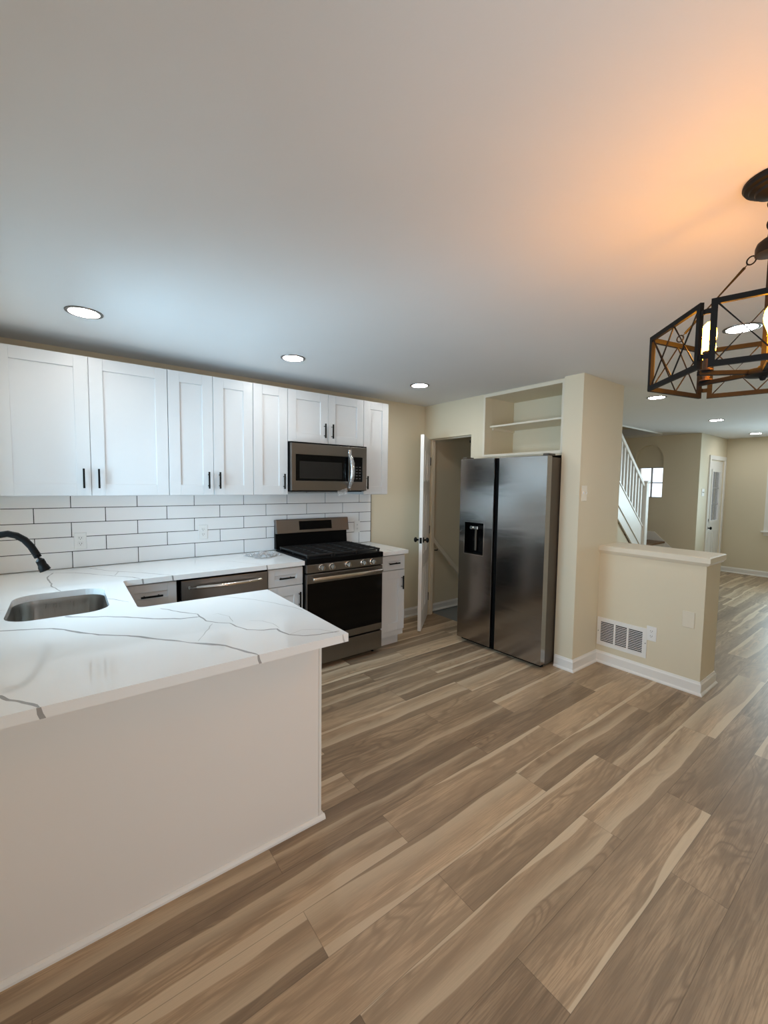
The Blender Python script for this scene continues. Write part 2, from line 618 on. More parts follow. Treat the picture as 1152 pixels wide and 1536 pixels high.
# wall behind the stair landing: arched recess with a small window low in it
y0, y1, zs, zt, rr = -.72, -.27, 1.345, 2.05, .225
arch = [(y0, zs), (y1, zs)] + [((y0 + y1) / 2 + rr * math.cos(t), zt + rr * math.sin(t)) for t in [PI * i / 16 for i in range(17)]]
wl = slab(B(), rect(YD + .14, 0, 0, H), [arch], XW, XW + .09, 'x')
slab(wl, rect(YD + .14, 0, 0, H), [rect(-.722, -.30, 1.35, 1.885)], XW + .09, XW + .2, 'x')
struct('wall_landing', wl, M['wall'])
w2 = slab(B(), rect(-.722, -.30, 1.35, 1.885), [rect(-.71, -.52, 1.362, 1.605), rect(-.502, -.312, 1.362, 1.605), rect(-.71, -.52, 1.623, 1.873), rect(-.502, -.312, 1.623, 1.873)], XW + .095, XW + .13, 'x')
w2o = struct('window_2', w2, M['muntin_grey'])
obj('pane', bx(XW + .110, XW + .114, -.71, -.312, 1.362, 1.873), M['pane'], w2o)

# kitchen side wall: basement door opening, niche over the refrigerator
DY0, DY1, DZ = -.705, -.085, 2.045
wr = slab(B(), [(0, 0), (0, H), (-.800, H), (-.800, 0), (DY0, 0), (DY0, DZ), (DY1, DZ), (DY1, 0)], [], XR, XR + .10, 'x')
struct('wall_right', wr, M['wall'])
struct('wall_right_upper', slab(B(), rect(-1.7255, -.8005, 1.79, H), [rect(-1.690, -.885, 1.83, 2.388)], XR, XR + .10, 'x'), M['wall'])
struct('wall_right_stile', bx(XR, 2.30, -1.7255, -1.7205, 0, 1.789), M['wall'])
# lining of the niche and of the alcove the refrigerator stands in
nl = B()
box(nl, XR + .101, 2.30, -.885, -.8005, 1.826, H)
box(nl, XR + .101, 2.30, -1.725, -1.690, 1.826, H)
box(nl, 2.29, 2.355, -1.725, -.80, 1.79, H)
box(nl, XR + .101, 2.29, -1.69, -.885, 2.392, H)
box(nl, XR + .101, 2.29, -1.725, -.8005, 1.79, 1.8255)
struct('wall_niche', nl, M['wall'])
struct('wall_alcove_back', bx(2.29, 2.355, -1.7205, -.8005, 0, 1.789), M['wall'])
struct('trim_2', slab(B(), rect(-1.728, -.862, 1.806, 2.414), [rect(-1.690, -.885, 1.83, 2.388)], XR - .010, XR, 'x'), M['cream_trim'])
sf = B()
box(sf, 1.905, 2.288, -1.689, -.886, 2.102, 2.120, bev=.002)
shelf = obj('niche_shelf', sf, M['cream_trim'])
tag(shelf, 'cream painted shelf board inside the open niche above the refrigerator', 'shelf')
obj('cleat', bx(1.945, 2.288, -.901, -.886, 2.080, 2.1015), M['cream_trim'], shelf)

# pier between kitchen and living room
struct('wall_pier', bx(1.80, 2.495, -1.889, -1.726, 0, H), M['wall'])
# half-height wall and its moulded cap
struct('wall_half', bx(2.194, 2.515, -2.652, -1.889, 0, .985), M['wall'])
cp = B()
prof = [(.000, .958), (.010, .962), (.026, .985), (.026, 1.020), (.018, 1.026)]
pv = []
for o_, z_ in prof:
    pv.append([cp.verts.new(p) for p in ((2.194 - o_, -1.888, z_), (2.194 - o_, -2.652 - o_, z_), (2.515 + o_, -2.652 - o_, z_), (2.515 + o_, -1.888, z_))])
for a, b in zip(pv, pv[1:]):
    for k in range(4):
        cp.faces.new((a[k], a[(k + 1) % 4], b[(k + 1) % 4], b[k]))
cp.faces.new(pv[-1])
cp.faces.new(list(reversed(pv[0])))
struct('trim_3', cp, M['cream_trim'])

# wall that closes off the basement stairs below the upper flight
struct('wall_stair', slab(B(), [(2.36, 0), (5.72, 0), (5.72, .40), (5.40, .66), (3.40, 2.34), (3.40, H), (2.36, H)], [], -.80, -.745, 'y'), M['wall'])
struct('wall_stairwell', bx(1.94, 2.36, -.799, -.745, 0, H), M['wall'])
struct('wall_basement_end', bx(3.30, 3.36, -.745, 0, -.1, H), M['wall'])

# ------------------------------------------------------------------ baseboards
def skirting(name, pts, h=.10, t=.014, closed=False):
    """profiled board following plan points; the board lies to the LEFT of the walking direction"""
    bm = B()
    P = [Vector((p[0], p[1])) for p in pts]
    def offs(d):
        out = []
        for i, p in enumerate(P):
            ns = []
            if i > 0:
                e = (P[i] - P[i - 1]).normalized(); ns.append(Vector((-e.y, e.x)))
            if i < len(P) - 1:
                e = (P[i + 1] - P[i]).normalized(); ns.append(Vector((-e.y, e.x)))
            nn = sum(ns, Vector((0, 0)))
            if len(ns) == 2:
                nn = nn / max(.2, (1 + ns[0].dot(ns[1])))
            out.append(p + nn * d)
        return out
    prof = [(0.0, 0.0), (t + .011, 0.0), (t + .010, .010), (t + .002, .019), (t, .021), (t, h * .80), (t * .55, h * .90), (t * .35, h), (0.0, h)]
    rows = [[bm.verts.new((q.x, q.y, z)) for q in offs(d)] for d, z in prof]
    for a, b in zip(rows, rows[1:] + rows[:1]):
        for i in range(len(P) - 1):
            bm.faces.new((a[i], a[i + 1], b[i + 1], b[i]))
    for i in (0, -1):
        bm.faces.new([r[i] for r in rows])
    return struct(name, bm, M['trim'])


skirting('baseboard_back', [(XR, 0), (1.062, 0)])
skirting('baseboard_pier', [(2.515, -2.30), (2.515, -2.652), (2.194, -2.652), (2.194, -1.889), (1.80, -1.889), (1.80, -1.735)], t=.013)
skirting('baseboard_far', [(XF, YF), (XF, YD), (8.10, YD)])
skirting('baseboard_stairwell', [(3.2, 0), (1.95, 0)], h=.09)

# ------------------------------------------------------------------ basement door standing ajar
hinge = Vector((1.828, -.092, 0.012))
t_open = math.radians(49.7)
dl = .585
d1 = bpy.data.objects.new('door_1', None)
COL.objects.link(d1)
d1.location = hinge
d1.rotation_euler = (0, 0, math.atan2(-math.cos(t_open), -math.sin(t_open)))
d1['kind'] = 'structure'
lf = B()
box(lf, 0.004, dl, -.018, .018, 0, 2.018, bev=.0015)
for s in (-1, 1):
    for (za, zb_) in ((.20, .66), (.80, 1.42), (1.55, 1.86)):
        for (xa, xb_) in ((.10, .26), (.34, .50)):
            fr = slab(B(), rect(xa, xb_, za, zb_), [rect(xa + .018, xb_ - .018, za + .018, zb_ - .018)], s * .018, s * .0215, 'y')
            me_ = bpy.data.meshes.new('tmp'); fr.to_mesh(me_); fr.free(); lf.from_mesh(me_); bpy.data.meshes.remove(me_)
obj('leaf', lf, M['trim'], d1, local=True)
for s in (-1, 1):
    kb = lathe(B(), [(.0, s * .078), (.014, s * .077), (.024, s * .070), (.027, s * .062), (.024, s * .052), (.013, s * .046), (.009, s * .040), (.009, s * .028), (.027, s * .026), (.029, s * .022), (.029, s * .0185)], (dl - .06, 0, .945), 'y', 24)
    obj('door_knob', kb, M['black'], d1, smooth=True, local=True)
obj('latch_plate', bx(dl + .0005, dl + .003, -.012, .012, .915, .975, bev=.0008), M['black'], d1, local=True)
for z in (.22, 1.0, 1.78):
    obj('door_hinge', tube(B(), [(.0, .022, z - .045), (.0, .022, z + .045)], .006, 10), M['steel'], d1, local=True)
# door stop lining inside the opening
js = B()
for ya, yb in ((DY0, DY0 + .012), (DY1 - .012, DY1)):
    box(js, XR + .045, XR + .085, ya, yb, 0, DZ)
box(js, XR + .045, XR + .085, DY0 + .012, DY1 - .012, DZ - .012, DZ)
jo = struct('trim_4', js, M['cream_trim'])
obj('catch', bx(XR + .02, XR + .07, DY0 + .012, DY0 + .040, 1.965, 1.995, bev=.004), M['black'], jo)

# ------------------------------------------------------------------ front door
d2 = B()
slab(d2, rect(7.29, 8.01, .01, 2.005), [rect(7.44, 7.88, .94, 1.84)], YD + .012, YD + .052, 'y')
for xa, xb in ((7.40, 7.62), (7.70, 7.92)):
    slab(d2, rect(xa, xb, .16, .78), [rect(xa + .03, xb - .03, .19, .75)], YD + .006, YD + .012, 'y')
d2o = struct('door_2', d2, M['trim'])
obj('casing', slab(B(), [(7.205, 0), (7.27, 0), (7.27, 2.02), (8.03, 2.02), (8.03, 0), (8.095, 0), (8.095, 2.09), (7.205, 2.09)], [], YD - .018, YD, 'y'), M['trim'], d2o)
obj('lite_frame', slab(B(), rect(7.42, 7.90, .92, 1.86), [rect(7.465, 7.855, .965, 1.815)], YD + .000, YD + .012, 'y'), M['trim'], d2o)
mn = B()
for i in (1, 2):
    box(mn, 7.465, 7.855, YD + .014, YD + .028, .965 + .2833 * i - .011, .965 + .2833 * i + .011)
for i in (1, 2):
    box(mn, 7.465 + .13 * i - .011, 7.465 + .13 * i + .011, YD + .012, YD + .026, .965, 1.815)
obj('muntin', mn, M['muntin_grey'], d2o)
obj('pane', bx(7.44, 7.88, YD + .030, YD + .034, .94, 1.84), M['pane'], d2o)
obj('door_knob', lathe(B(), [(.026, 0), (.026, -.008), (.010, -.012), (.010, -.035), (.026, -.045), (.028, -.055), (.020, -.066), (.0, -.068)], (7.35, YD + .012, .84), 'y', 20), M['black'], d2o, smooth=True)
obj('deadbolt', lathe(B(), [(.026, 0), (.026, -.012), (.012, -.016), (.0, -.018)], (7.35, YD + .012, .975), 'y', 20), M['black'], d2o, smooth=True)

# ================================================================== BACKSPLASH
ts = bx(XL + .001, 1.087, -.0085, -.0005, .9155, 1.50)
bs = obj('tile_backsplash', ts, M['grout'])
tag(bs, 'white elongated subway tile backsplash with dark grout behind the counter and range', 'backsplash')
tl = B()
for r in range(6):
    z0_, z1_ = .929 + .1017 * (r - 0) - .0, .929 + .1017 * (r + 1)
    if r == 0:
        za = .917
    else:
        za = z0_ + .0022
    off = 0.0 if r % 2 == 0 else .2
    k0 = -1.467 - .4
    for k in range(-1, 9):
        xa, xb = k0 + off + .4 * k + .0022, k0 + off + .4 * (k + 1) - .0022
        xa, xb = max(xa, XL + .002), min(xb, 1.079)
        if xb - xa < .01:
            continue
        zb_ = min(z1_ - .0022, 1.497)
        box(tl, xa, xb, -.0105, -.004, za, zb_, bev=.0012)
obj('tile', tl, M['tile'], bs)

# ================================================================== CABINETS
def handle_bm(c, length, vertical, r=.0055, reach=.030):
    """black bar pull on a front whose face is y = c.y"""
    bm = B()
    cx, cy, cz = c
    d = Vector((0, 0, 1)) if vertical else Vector((1, 0, 0))
    p = Vector((cx, cy - reach, cz))
    bar(bm, p - d * length / 2, p + d * length / 2, .011, .011, (0, 1, 0), .0012)
    for s in (-1, 1):
        q = p + d * (s * length * .33)
        tube(bm, [q, (q.x, cy, q.z)], .004, 8)
    return bm


def shaker_bm(x0, x1, z0, z1, yf, rail=.075, rec=.009, th=.019):
    bm = B()
    r = min(rail, (x1 - x0) * .36, (z1 - z0) * .40)
    b = .0013
    box(bm, x0, x0 + r, yf, yf + th, z0, z1, bev=b)
    box(bm, x1 - r, x1, yf, yf + th, z0, z1, bev=b)
    box(bm, x0 + r - .0004, x1 - r + .0004, yf, yf + th, z1 - r, z1, bev=b)
    box(bm, x0 + r - .0004, x1 - r + .0004, yf, yf + th, z0, z0 + r, bev=b)
    box(bm, x0 + r - .004, x1 - r + .004, yf + rec, yf + th - .002, z0 + r - .004, z1 - r + .004)
    return bm


def cabinet(name, label, loc, rz, w, h, depth, doors=(), drawers=(), toe=0.0, panel_mat=None, grp=None):
    """local frame: back at y=0, front carcass at y=-depth, base at z=0.
    doors: (x0,x1,z0,z1,handle_x,handle_z,vertical)  drawers: (x0,x1,z0,z1)"""
    t = thing(name, label, 'cabinet', loc, rz, grp)
    c = B()
    if toe:
        box(c, .0012, w - .0012, -depth, -.001, toe, h)
        box(c, .012, w - .012, -depth + .06, -.001, 0, toe)
    else:
        box(c, .0012, w - .0012, -depth, -.001, 0, h)
    obj('carcass', c, M['cabinet'], t, local=True)
    yf = -depth - .020
    for (a, b, c0, c1, hx, hz, ver) in doors:
        d = obj('door', shaker_bm(a, b, c0, c1, yf), M['cabinet'], t, local=True)
        hb = handle_bm((hx, yf, hz), .125, ver)
        obj('handle', hb, M['black'], d, local=True)
    for (a, b, c0, c1) in drawers:
        d = obj('drawer', shaker_bm(a, b, c0, c1, yf, rail=.052, rec=.007), M['cabinet'], t, local=True)
        obj('handle', handle_bm(((a + b) / 2, yf + .007, (c0 + c1) / 2 - .004), .125, False, reach=.033), M['black'], d, local=True)
    return t


ZB, ZT = 1.4264, 2.312
UH = ZT - ZB
UD = .310
G = .0015
def upper(label, x0, x1, splits, z0=ZB, pulls=()):
    w, h = x1 - x0, ZT - z0
    ds = []
    edges = [x0] + list(splits) + [x1]
    for i in range(len(edges) - 1):
        ds.append((edges[i] - x0 + G, edges[i + 1] - x0 - G, .003, h - .003, pulls[i] - x0, .113, True))
    return cabinet('wall_cabinet', label, (x0, -.0115, z0), 0, w, h, UD - .0115, ds, grp='wall cabinets over the counter')


upper('widest white two-door wall cabinet over the sink corner', -1.8125, -.9025, [-1.356], pulls=(-1.396, -1.316))
upper('white tall wall cabinet with two narrow doors over the dishwasher', -.9015, -.2945, [-.597], pulls=(-.637, -.558))
upper('white single-door wall cabinet beside the microwave, on its sink side', -.2935, -.0015, [], pulls=(-.040,))
upper('short white two-door wall cabinet mounted directly above the microwave', -.0005, .7615, [.382], z0=1.874, pulls=(.342, .418))
upper('white single-door wall cabinet beside the bare wall, last of the run', .7625, 1.056, [], pulls=(.797,))
struct('trim_5', bx(XL + .0005, -1.8135, -.327, -.0115, ZB, ZT), M['cabinet'])

BD = .600           # carcass depth of the base units
BH = .876
def base(label, x0, x1, drawers, doors, loc=None, rz=0, name='base_cabinet'):
    w = x1 - x0
    return cabinet(name, label, loc or (x0, -.001, 0), rz, w, BH, BD, doors, drawers, toe=.10, grp='base cabinets under the counters')


w = .292
base('narrow white base cabinet with a drawer between dishwasher and range', -.297, -.005, [(.004, w - .004, .730, .866)],
     [(.004, w - .004, .157, .724, w - .036, .610, True)])
w = .285
base('narrow white base cabinet beside the range, under the small counter', .766, 1.051, [(.004, w - .004, .734, .868)],
     [(.004, w - .004, .157, .727, w - .040, .610, True)])
w = .302
base('white corner base cabinet showing one drawer through the counter opening', -1.222, -.920, [(.004, w - .004, .722, .868)],
     [(.004, w - .004, .157, .715, w - .04, .60, True)])
# run under the sink (faces the range) and the peninsula units (face the dishwasher)
w = .70
sinkcab = base('white sink base cabinet standing against the wall under the faucet', 0, w, [], [(.004, w / 2 - .002, .157, .862, w / 2 - .04, .74, True), (w / 2 + .002, w - .004, .157, .862, w / 2 + .04, .74, True)],
     loc=(XL + .002, -1.318, 0), rz=PI / 2)
for ch in list(sinkcab.children):
    if ch.name.startswith('carcass'):
        ch.data.clear_geometry()
        cb = B()
        box(cb, .0012, .02, -BD, -.001, .10, BH)
        box(cb, w - .02, w - .0012, -BD, -.001, .10, BH)
        box(cb, .02, w - .02, -BD, -.001, .10, .12)
        box(cb, .02, w - .02, -.02, -.001, .12, BH)
        box(cb, .012, w - .012, -BD + .06, -.001, 0, .10)
        bmesh.ops.recalc_face_normals(cb, faces=cb.faces)
        cb.to_mesh(ch.data)
        cb.free()
pen = thing('peninsula_cabinet', 'white peninsula base with a plain flat back panel facing the dining area', 'cabinet', (-1.24, -1.70, 0), 0, None)
pc = B()
box(pc, XL + .002, -.622, -2.000, -1.372, .10, BH)
box(pc, XL + .002, -.632, -2.000, -1.43, 0, .10)
obj('carcass', pc, M['cabinet'], pen)
obj('back_panel', bx(XL + .002, -.618, -2.020, -2.0005, 0.0, .880), M['panel'], pen)
obj('end_panel', bx(-.6215, -.6055, -1.9995, -1.360, 0.0, .880, bev=.001), M['panel'], pen)
obj('corner_trim', bx(-.6175, -.6045, -2.0235, -2.000, 0.0, .880, bev=.0015), M['trim'], pen)
sm = B()
q = [(0, 0), (.016, 0), (.015, .008), (.010, .016), (.004, .020), (0, .020)]
for i in range(1):
    ra = [sm.verts.new((XL + .002, -2.0205 - a, b)) for a, b in q]
    rb = [sm.verts.new((-.589 - .0 + 0, -2.0205 - a, b)) for a, b in q]
    n_ = len(q)
    for k in range(n_):
        sm.faces.new((ra[k], ra[(k + 1) % n_], rb[(k + 1) % n_], rb[k]))
    sm.faces.new(ra); sm.faces.new(rb)
obj('shoe_molding', sm, M['trim'], pen)
obj('shoe_molding', bx(-.6045, -.589, -2.020, -1.37, 0, .020, bev=.004), M['trim'], pen)
for xa, xb in ((-1.222, -.924), (-.920, -.624)):
    dd = B()
    for (za, zb_) in ((.157, .715),):
        pass
    s0 = shaker_bm(-xb, -xa, .157, .866, -.019)
    bmesh.ops.transform(s0, matrix=Matrix.Translation((0, -1.372, 0)) @ Matrix.Rotation(PI, 4, 'Z'), verts=s0.verts)
    dr = obj('door', s0, M['cabinet'], pen)
    hb = handle_bm((-(xa + .04), -.019, .75), .125, True)
    bmesh.ops.transform(hb, matrix=Matrix.Translation((0, -1.372, 0)) @ Matrix.Rotation(PI, 4, 'Z'), verts=hb.verts)
    obj('handle', hb, M['black'], dr)

# ------------------------------------------------------------------ counters
CT, CB = .914, .8805
def fillet(p, r, k, pts):
    return pts
inner = [(-1.228 + .03, -.648)]
U = [(XL + .001, -.0115), (-.004, -.0115), (-.004, -.648)]
# rounded inner corners of the U
def arc(cx, cy, r, a0, a1, n=6):
    return [(cx + r * math.cos(a0 + (a1 - a0) * i / n), cy + r * math.sin(a0 + (a1 - a0) * i / n)) for i in range(n + 1)]
U += arc(-1.228 + .025, -.648 - .025, .025, PI / 2, PI)
U += arc(-1.228 + .03, -1.330 + .03, .03, PI, 3 * PI / 2)
U += [(-.581, -1.337), (-.583, -2.209)]
U += [(XL + .001, -2.209)]
SX0, SX1, SY0, SY1 = -1.725, -1.335, -1.285, -.748
hole = rrect(SX0, SX1, SY0, SY1, .105, 8)
ct = slab(B(), U, [hole], CB, CT)
bmesh.ops.recalc_face_normals(ct, faces=ct.faces)
nface = len(ct.faces)


def vein(bm, pts, w, mi, z=CT + .00025, jit=1.0):
    P = [Vector((a, b)) for a, b in pts]
    dense = []
    for a, b in zip(P, P[1:]):
        n_ = max(1, int((b - a).length / .012))
        dense += [a.lerp(b, i / n_) for i in range(n_)]
    dense.append(P[-1])
    L_, R_ = [], []
    for i, p in enumerate(dense):
        d = (dense[min(i + 1, len(dense) - 1)] - dense[max(0, i - 1)])
        d = d.normalized() if d.length else Vector((1, 0))
        nn = Vector((-d.y, d.x))
        jx = mnoise.noise(Vector((p.x * 26, p.y * 26, w * 900))) * .0038 * jit
        ww = w * 1.3 * (.72 + .55 * mnoise.noise(Vector((p.x * 14, p.y * 14, 7.3 + w * 100)))) / 2
        if i in (0, len(dense) - 1):
            ww *= .5
        L_.append(bm.verts.new((*(p + nn * (jx + ww)), z)))
        R_.append(bm.verts.new((*(p + nn * (jx - ww)), z)))
    for i in range(len(dense) - 1):
        f = bm.faces.new((R_[i], R_[i + 1], L_[i + 1], L_[i]))
        f.material_index = mi


VE = [
    (1, .0115, [(-1.875, -1.33), (-1.719, -1.379), (-1.599, -1.435), (-1.55, -1.463), (-1.51, -1.508), (-1.455, -1.590), (-1.401, -1.655), (-1.334, -1.712), (-1.291, -1.753), (-1.209, -1.852), (-1.129, -1.948), (-1.03, -2.054), (-.999, -2.128), (-.961, -2.207)]),
    (1, .010, [(-1.511, -1.298), (-1.419, -1.369), (-1.36, -1.401), (-1.293, -1.457), (-1.197, -1.553), (-1.097, -1.623), (-1.022, -1.640)]),
    (1, .0075, [(-1.143, -1.40), (-1.076, -1.518), (-1.02, -1.594), (-1.021, -1.633), (-1.011, -1.72), (-.979, -1.773), (-.938, -1.808), (-.929, -1.866), (-.904, -1.931), (-.85, -1.977), (-.80, -1.993), (-.801, -2.025), (-.786, -2.083), (-.747, -2.128), (-.684, -2.153), (-.60, -2.165)]),
    (2, .005, [(-.85, -1.345), (-.806, -1.392), (-.717, -1.506), (-.662, -1.619), (-.613, -1.733), (-.595, -1.819)]),
    (2, .004, [(-1.002, -1.772), (-1.057, -1.872), (-1.101, -1.952)]),
    (2, .003, [(-.923, -1.797), (-.912, -1.71), (-.941, -1.639), (-.966, -1.639)]),
    (2, .003, [(-.788, -1.993), (-.787, -1.922), (-.812, -1.859), (-.857, -1.821)]),
    (2, .003, [(-.786, -2.083), (-.72, -2.06), (-.66, -2.10), (-.61, -2.19)]),
    (1, .0115, [(-1.74, -2.00), (-1.655, -2.07), (-1.633, -2.11), (-1.607, -2.14), (-1.59, -2.165), (-1.573, -2.190), (-1.565, -2.2085)]),
    (1, .006, [(-1.43, -.016), (-1.37, -.08), (-1.291, -.225), (-1.22, -.314), (-1.11, -.43), (-1.02, -.55), (-.95, -.645)]),
    (2, .005, [(-1.22, -.314), (-1.256, -.448)]),
    (1, .006, [(-1.572, -.137), (-1.457, -.203), (-1.348, -.343), (-1.265, -.453), (-1.168, -.561), (-1.13, -.64)]),
    (1, .008, [(-1.572, -.137), (-1.60, -.26), (-1.593, -.376), (-1.574, -.50), (-1.574, -.572), (-1.538, -.714), (-1.53, -.742)]),
    (1, .0045, [(-1.335, -1.056), (-1.307, -1.096), (-1.252, -1.195)]),
    (2, .005, [(-1.87, -.98), (-1.753, -1.014), (-1.734, -1.022)]),
    (2, .004, [(-1.844, -.027), (-1.75, -.03), (-1.658, -.05), (-1.572, -.137)]),
    (2, .005, [(-.88, -.02), (-.80, -.14), (-.62, -.22), (-.48, -.35), (-.40, -.50), (-.31, -.63)]),
    (2, .004, [(-.62, -.22), (-.40, -.16), (-.22, -.20), (-.10, -.31)]),
]
for mi, wd, pts in VE:
    vein(ct, pts, wd, mi)
ct.normal_update()
# vein running down the front edge of the slab
for xa, ww, mi in ((-1.565, .010, 1), (-.961, .006, 1), (-.61, .004, 2)):
    vs = [ct.verts.new(p) for p in ((xa - ww / 2, -2.20925, CT + .0002), (xa + ww / 2, -2.20925, CT + .0002), (xa + ww / 2 + .004, -2.20925, CT - .018), (xa + ww * .5 + .010, -2.20925, CB), (xa - ww / 2 + .006, -2.20925, CB), (xa - ww / 2 + .001, -2.20925, CT - .018))]
    f = ct.faces.new(vs)
    f.material_index = mi
for xa in (-1.214 + .09, -.953, -.315):
    vs = [ct.verts.new(p) for p in ((xa - .004, -.64825, CT), (xa + .006, -.64825, CT), (xa + .010, -.64825, CB), (xa + .001, -.64825, CB))]
    f = ct.faces.new(vs)
    f.material_index = 1
cto = obj('countertop', ct, [M['quartz'], M['vein'], M['vein_soft']])
tag(cto, 'large U-shaped white quartz countertop with grey veins and the sink cutout', 'countertop')
c2 = slab(B(), [(.766, -.0115), (1.068, -.0115), (1.068, -.648), (.766, -.648)], [], CB, CT)
vein(c2, [(.98, -.02), (1.0, -.14), (1.04, -.22), (1.064, -.30)], .006, 1)
vein(c2, [(.80, -.30), (.86, -.42), (.90, -.52), (.895, -.64)], .007, 1)
vein(c2, [(.80, -.30), (.90, -.25), (1.0, -.14)], .004, 2)
tag(obj('countertop', c2, [M['quartz'], M['vein'], M['vein_soft']]), 'small square piece of veined white countertop between range and bare wall', 'countertop')

# ------------------------------------------------------------------ sink
sk = thing('sink', 'undermount stainless steel sink bowl set into the white countertop', 'sink', (-1.53, -1.016, CB))
bm = B()
levels = [(-.012, CB - .0015, .105), (-.001, CB - .0015, .105), (.003, CB - .03, .10), (.010, CB - .17, .09), (.03, CB - .195, .08), (.075, CB - .202, .05)]
rings = []
for ins, z, r in levels:
    rings.append([bm.verts.new((a, b, z)) for a, b in rrect(SX0 + ins, SX1 - ins, SY0 + ins, SY1 - ins, r, 8)])
for a, b in zip(rings, rings[1:]):
    n_ = len(a)
    for k in range(n_):
        bm.faces.new((a[k], a[(k + 1) % n_], b[(k + 1) % n_], b[k]))
bm.faces.new(rings[-1])
bowl = obj('bowl', bm, M['steel_v'], sk, smooth=True)
so = bowl.modifiers.new('thickness', 'SOLIDIFY')
so.thickness, so.offset = .0012, 0.0
obj('drain', lathe(B(), [(.045, 0), (.043, .004), (.034, .004), (.030, .001), (.0, .001)], (-1.53, -1.016, CB - .2015), 'z', 28), M['steel_bright'], sk, smooth=True)

# ------------------------------------------------------------------ faucet
FX, FY = -1.800, -1.08
fc = thing('faucet', 'matte black gooseneck pull-down faucet arching over the sink', 'faucet', (FX, FY, CT))
obj('base', lathe(B(), [(.027, 0), (.027, .006), (.022, .010), (.020, .06), (.019, .066), (.019, .075), (.0, .075)], (FX, FY, CT + .0003), 'z', 24), M['black'], fc, smooth=True)
neck = [(FX, FY, CT + .07), (FX, FY, 1.14), (FX + .003, FY, 1.19), (FX + .014, FY, 1.228), (FX + .034, FY, 1.258), (FX + .062, FY, 1.274), (FX + .092, FY, 1.278), (FX + .122, FY, 1.268), (FX + .150, FY, 1.246), (FX + .172, FY, 1.214), (FX + .188, FY, 1.180), (FX + .196, FY, 1.160)]
obj('spout', tube(B(), neck, .0150, 18), M['black'], fc, smooth=True)
hd = [(FX + .1905, FY, 1.1745), (FX + .202, FY, 1.145), (FX + .207, FY, 1.132), (FX + .2105, FY, 1.122), (FX + .213, FY, 1.114), (FX + .221, FY, 1.095)]
obj('spray_head', tube(B(), hd, [.0170, .0174, .0176, .0180, .0212, .0232], 18), M['black'], fc, smooth=True)
obj('spray_button', bx(FX + .214, FX + .224, FY - .006, FY + .006, 1.125, 1.140, bev=.002), M['black'], fc)
obj('lever', tube(B(), [(FX, FY - .018, CT + .045), (FX, FY - .05, CT + .05), (FX + .02, FY - .085, CT + .07)], [.009, .006, .005], 10), M['black'], fc, smooth=True)

# ------------------------------------------------------------------ dishwasher
dw = thing('dishwasher', 'stainless steel dishwasher with a bowed bar handle under the back counter', 'dishwasher', (-.60, -.3, 0))
obj('body', bx(-.9175, -.299, -.585, -.02, .0, .8795), M['gap'], dw)
obj('door', bx(-.897, -.300, -.632, -.5855, .115, .864, bev=.004, seg=2), M['steel'], dw)
obj('control_strip', bx(-.897, -.300, -.628, -.5855, .8645, .8790, bev=.001), M['black_glass'], dw)
obj('kickplate', bx(-.897, -.300, -.57, -.5855, .01, .10), M['black_enamel'], dw)
hp = []
for i in range(13):
    t = i / 12
    hp.append((-.848 + .49 * t, -.632 - .018 - .034 * math.sin(PI * t) ** .8, .816))
hb = B()
tube(hb, hp, [.010] + [.0125] * 11 + [.010], 12)
for s in (0, -1):
    tube(hb, [(hp[s][0], -.632, .816), hp[s]], .010, 10)
obj('handle', hb, M['steel_bright'], dw, smooth=True)

# ------------------------------------------------------------------ gas range
rg = thing('gas_range', 'stainless steel gas range with black oven door and cast iron grates', 'stove', (.381, -.33, 0))
RX0, RX1 = .002, .758
obj('body', bx(RX0, RX1, -.625, -.055, .035, .905), M['black_enamel'], rg)
obj('drawer', bx(RX0 + .003, RX1 - .003, -.660, -.6255, .045, .208, bev=.004, seg=2), M['steel'], rg)
dr = obj('oven_door', bx(RX0 + .003, RX1 - .003, -.662, -.6255, .222, .803, bev=.004, seg=2), M['steel'], rg)
obj('window', bx(RX0 + .010, RX1 - .010, -.6650, -.6615, .282, .728, bev=.001), M['black_glass'], dr)
hb = B()
hz = .770
bar(hb, (RX0 + .035, -.712, hz), (RX1 - .035, -.712, hz), .016, .026, (0, 0, 1), .006)
for xx_ in (RX0 + .055, RX1 - .055):
    box(hb, xx_ - .012, xx_ + .012, -.708, -.660, hz - .010, hz + .010, bev=.003)
obj('handle', hb, M['steel_bright'], dr, smooth=True)
obj('control_panel', bx(RX0 + .002, RX1 - .002, -.664, -.6255, .812, .880, bev=.004, seg=2), M['steel'], rg)
for kx in (.134, .229, .384, .541, .637):
    kb = lathe(B(), [(.0270, 0), (.0270, -.004), (.0215, -.007), (.0205, -.026), (.0185, -.030), (.0, -.030)], (kx, -.6642, .849), 'y', 28)
    k_ = obj('knob', kb, M['steel_bright'], rg, smooth=True)
    gb = B()
    bar(gb, (kx - .004, -.700, .834), (kx + .004, -.700, .866), .012, .009, (1, 0, 0), .002)
    obj('grip', gb, M['steel'], k_)
ck = B()
box(ck, RX0, RX1, -.668, -.060, .8805, .926, bev=.006, seg=2)
cto_ = obj('cooktop', ck, M['black_enamel'], rg)
for i, (bx_, by_, br) in enumerate(((.16, -.20, .036), (.16, -.48, .042), (.381, -.34, .036), (.60, -.20, .034), (.60, -.48, .046))):
    obj('burner', lathe(B(), [(br + .012, .0), (br + .010, .008), (br, .010), (br, .016), (br * .9, .020), (.0, .021)], (bx_, by_, .9262), 'z', 24), M['iron'], rg, smooth=True)
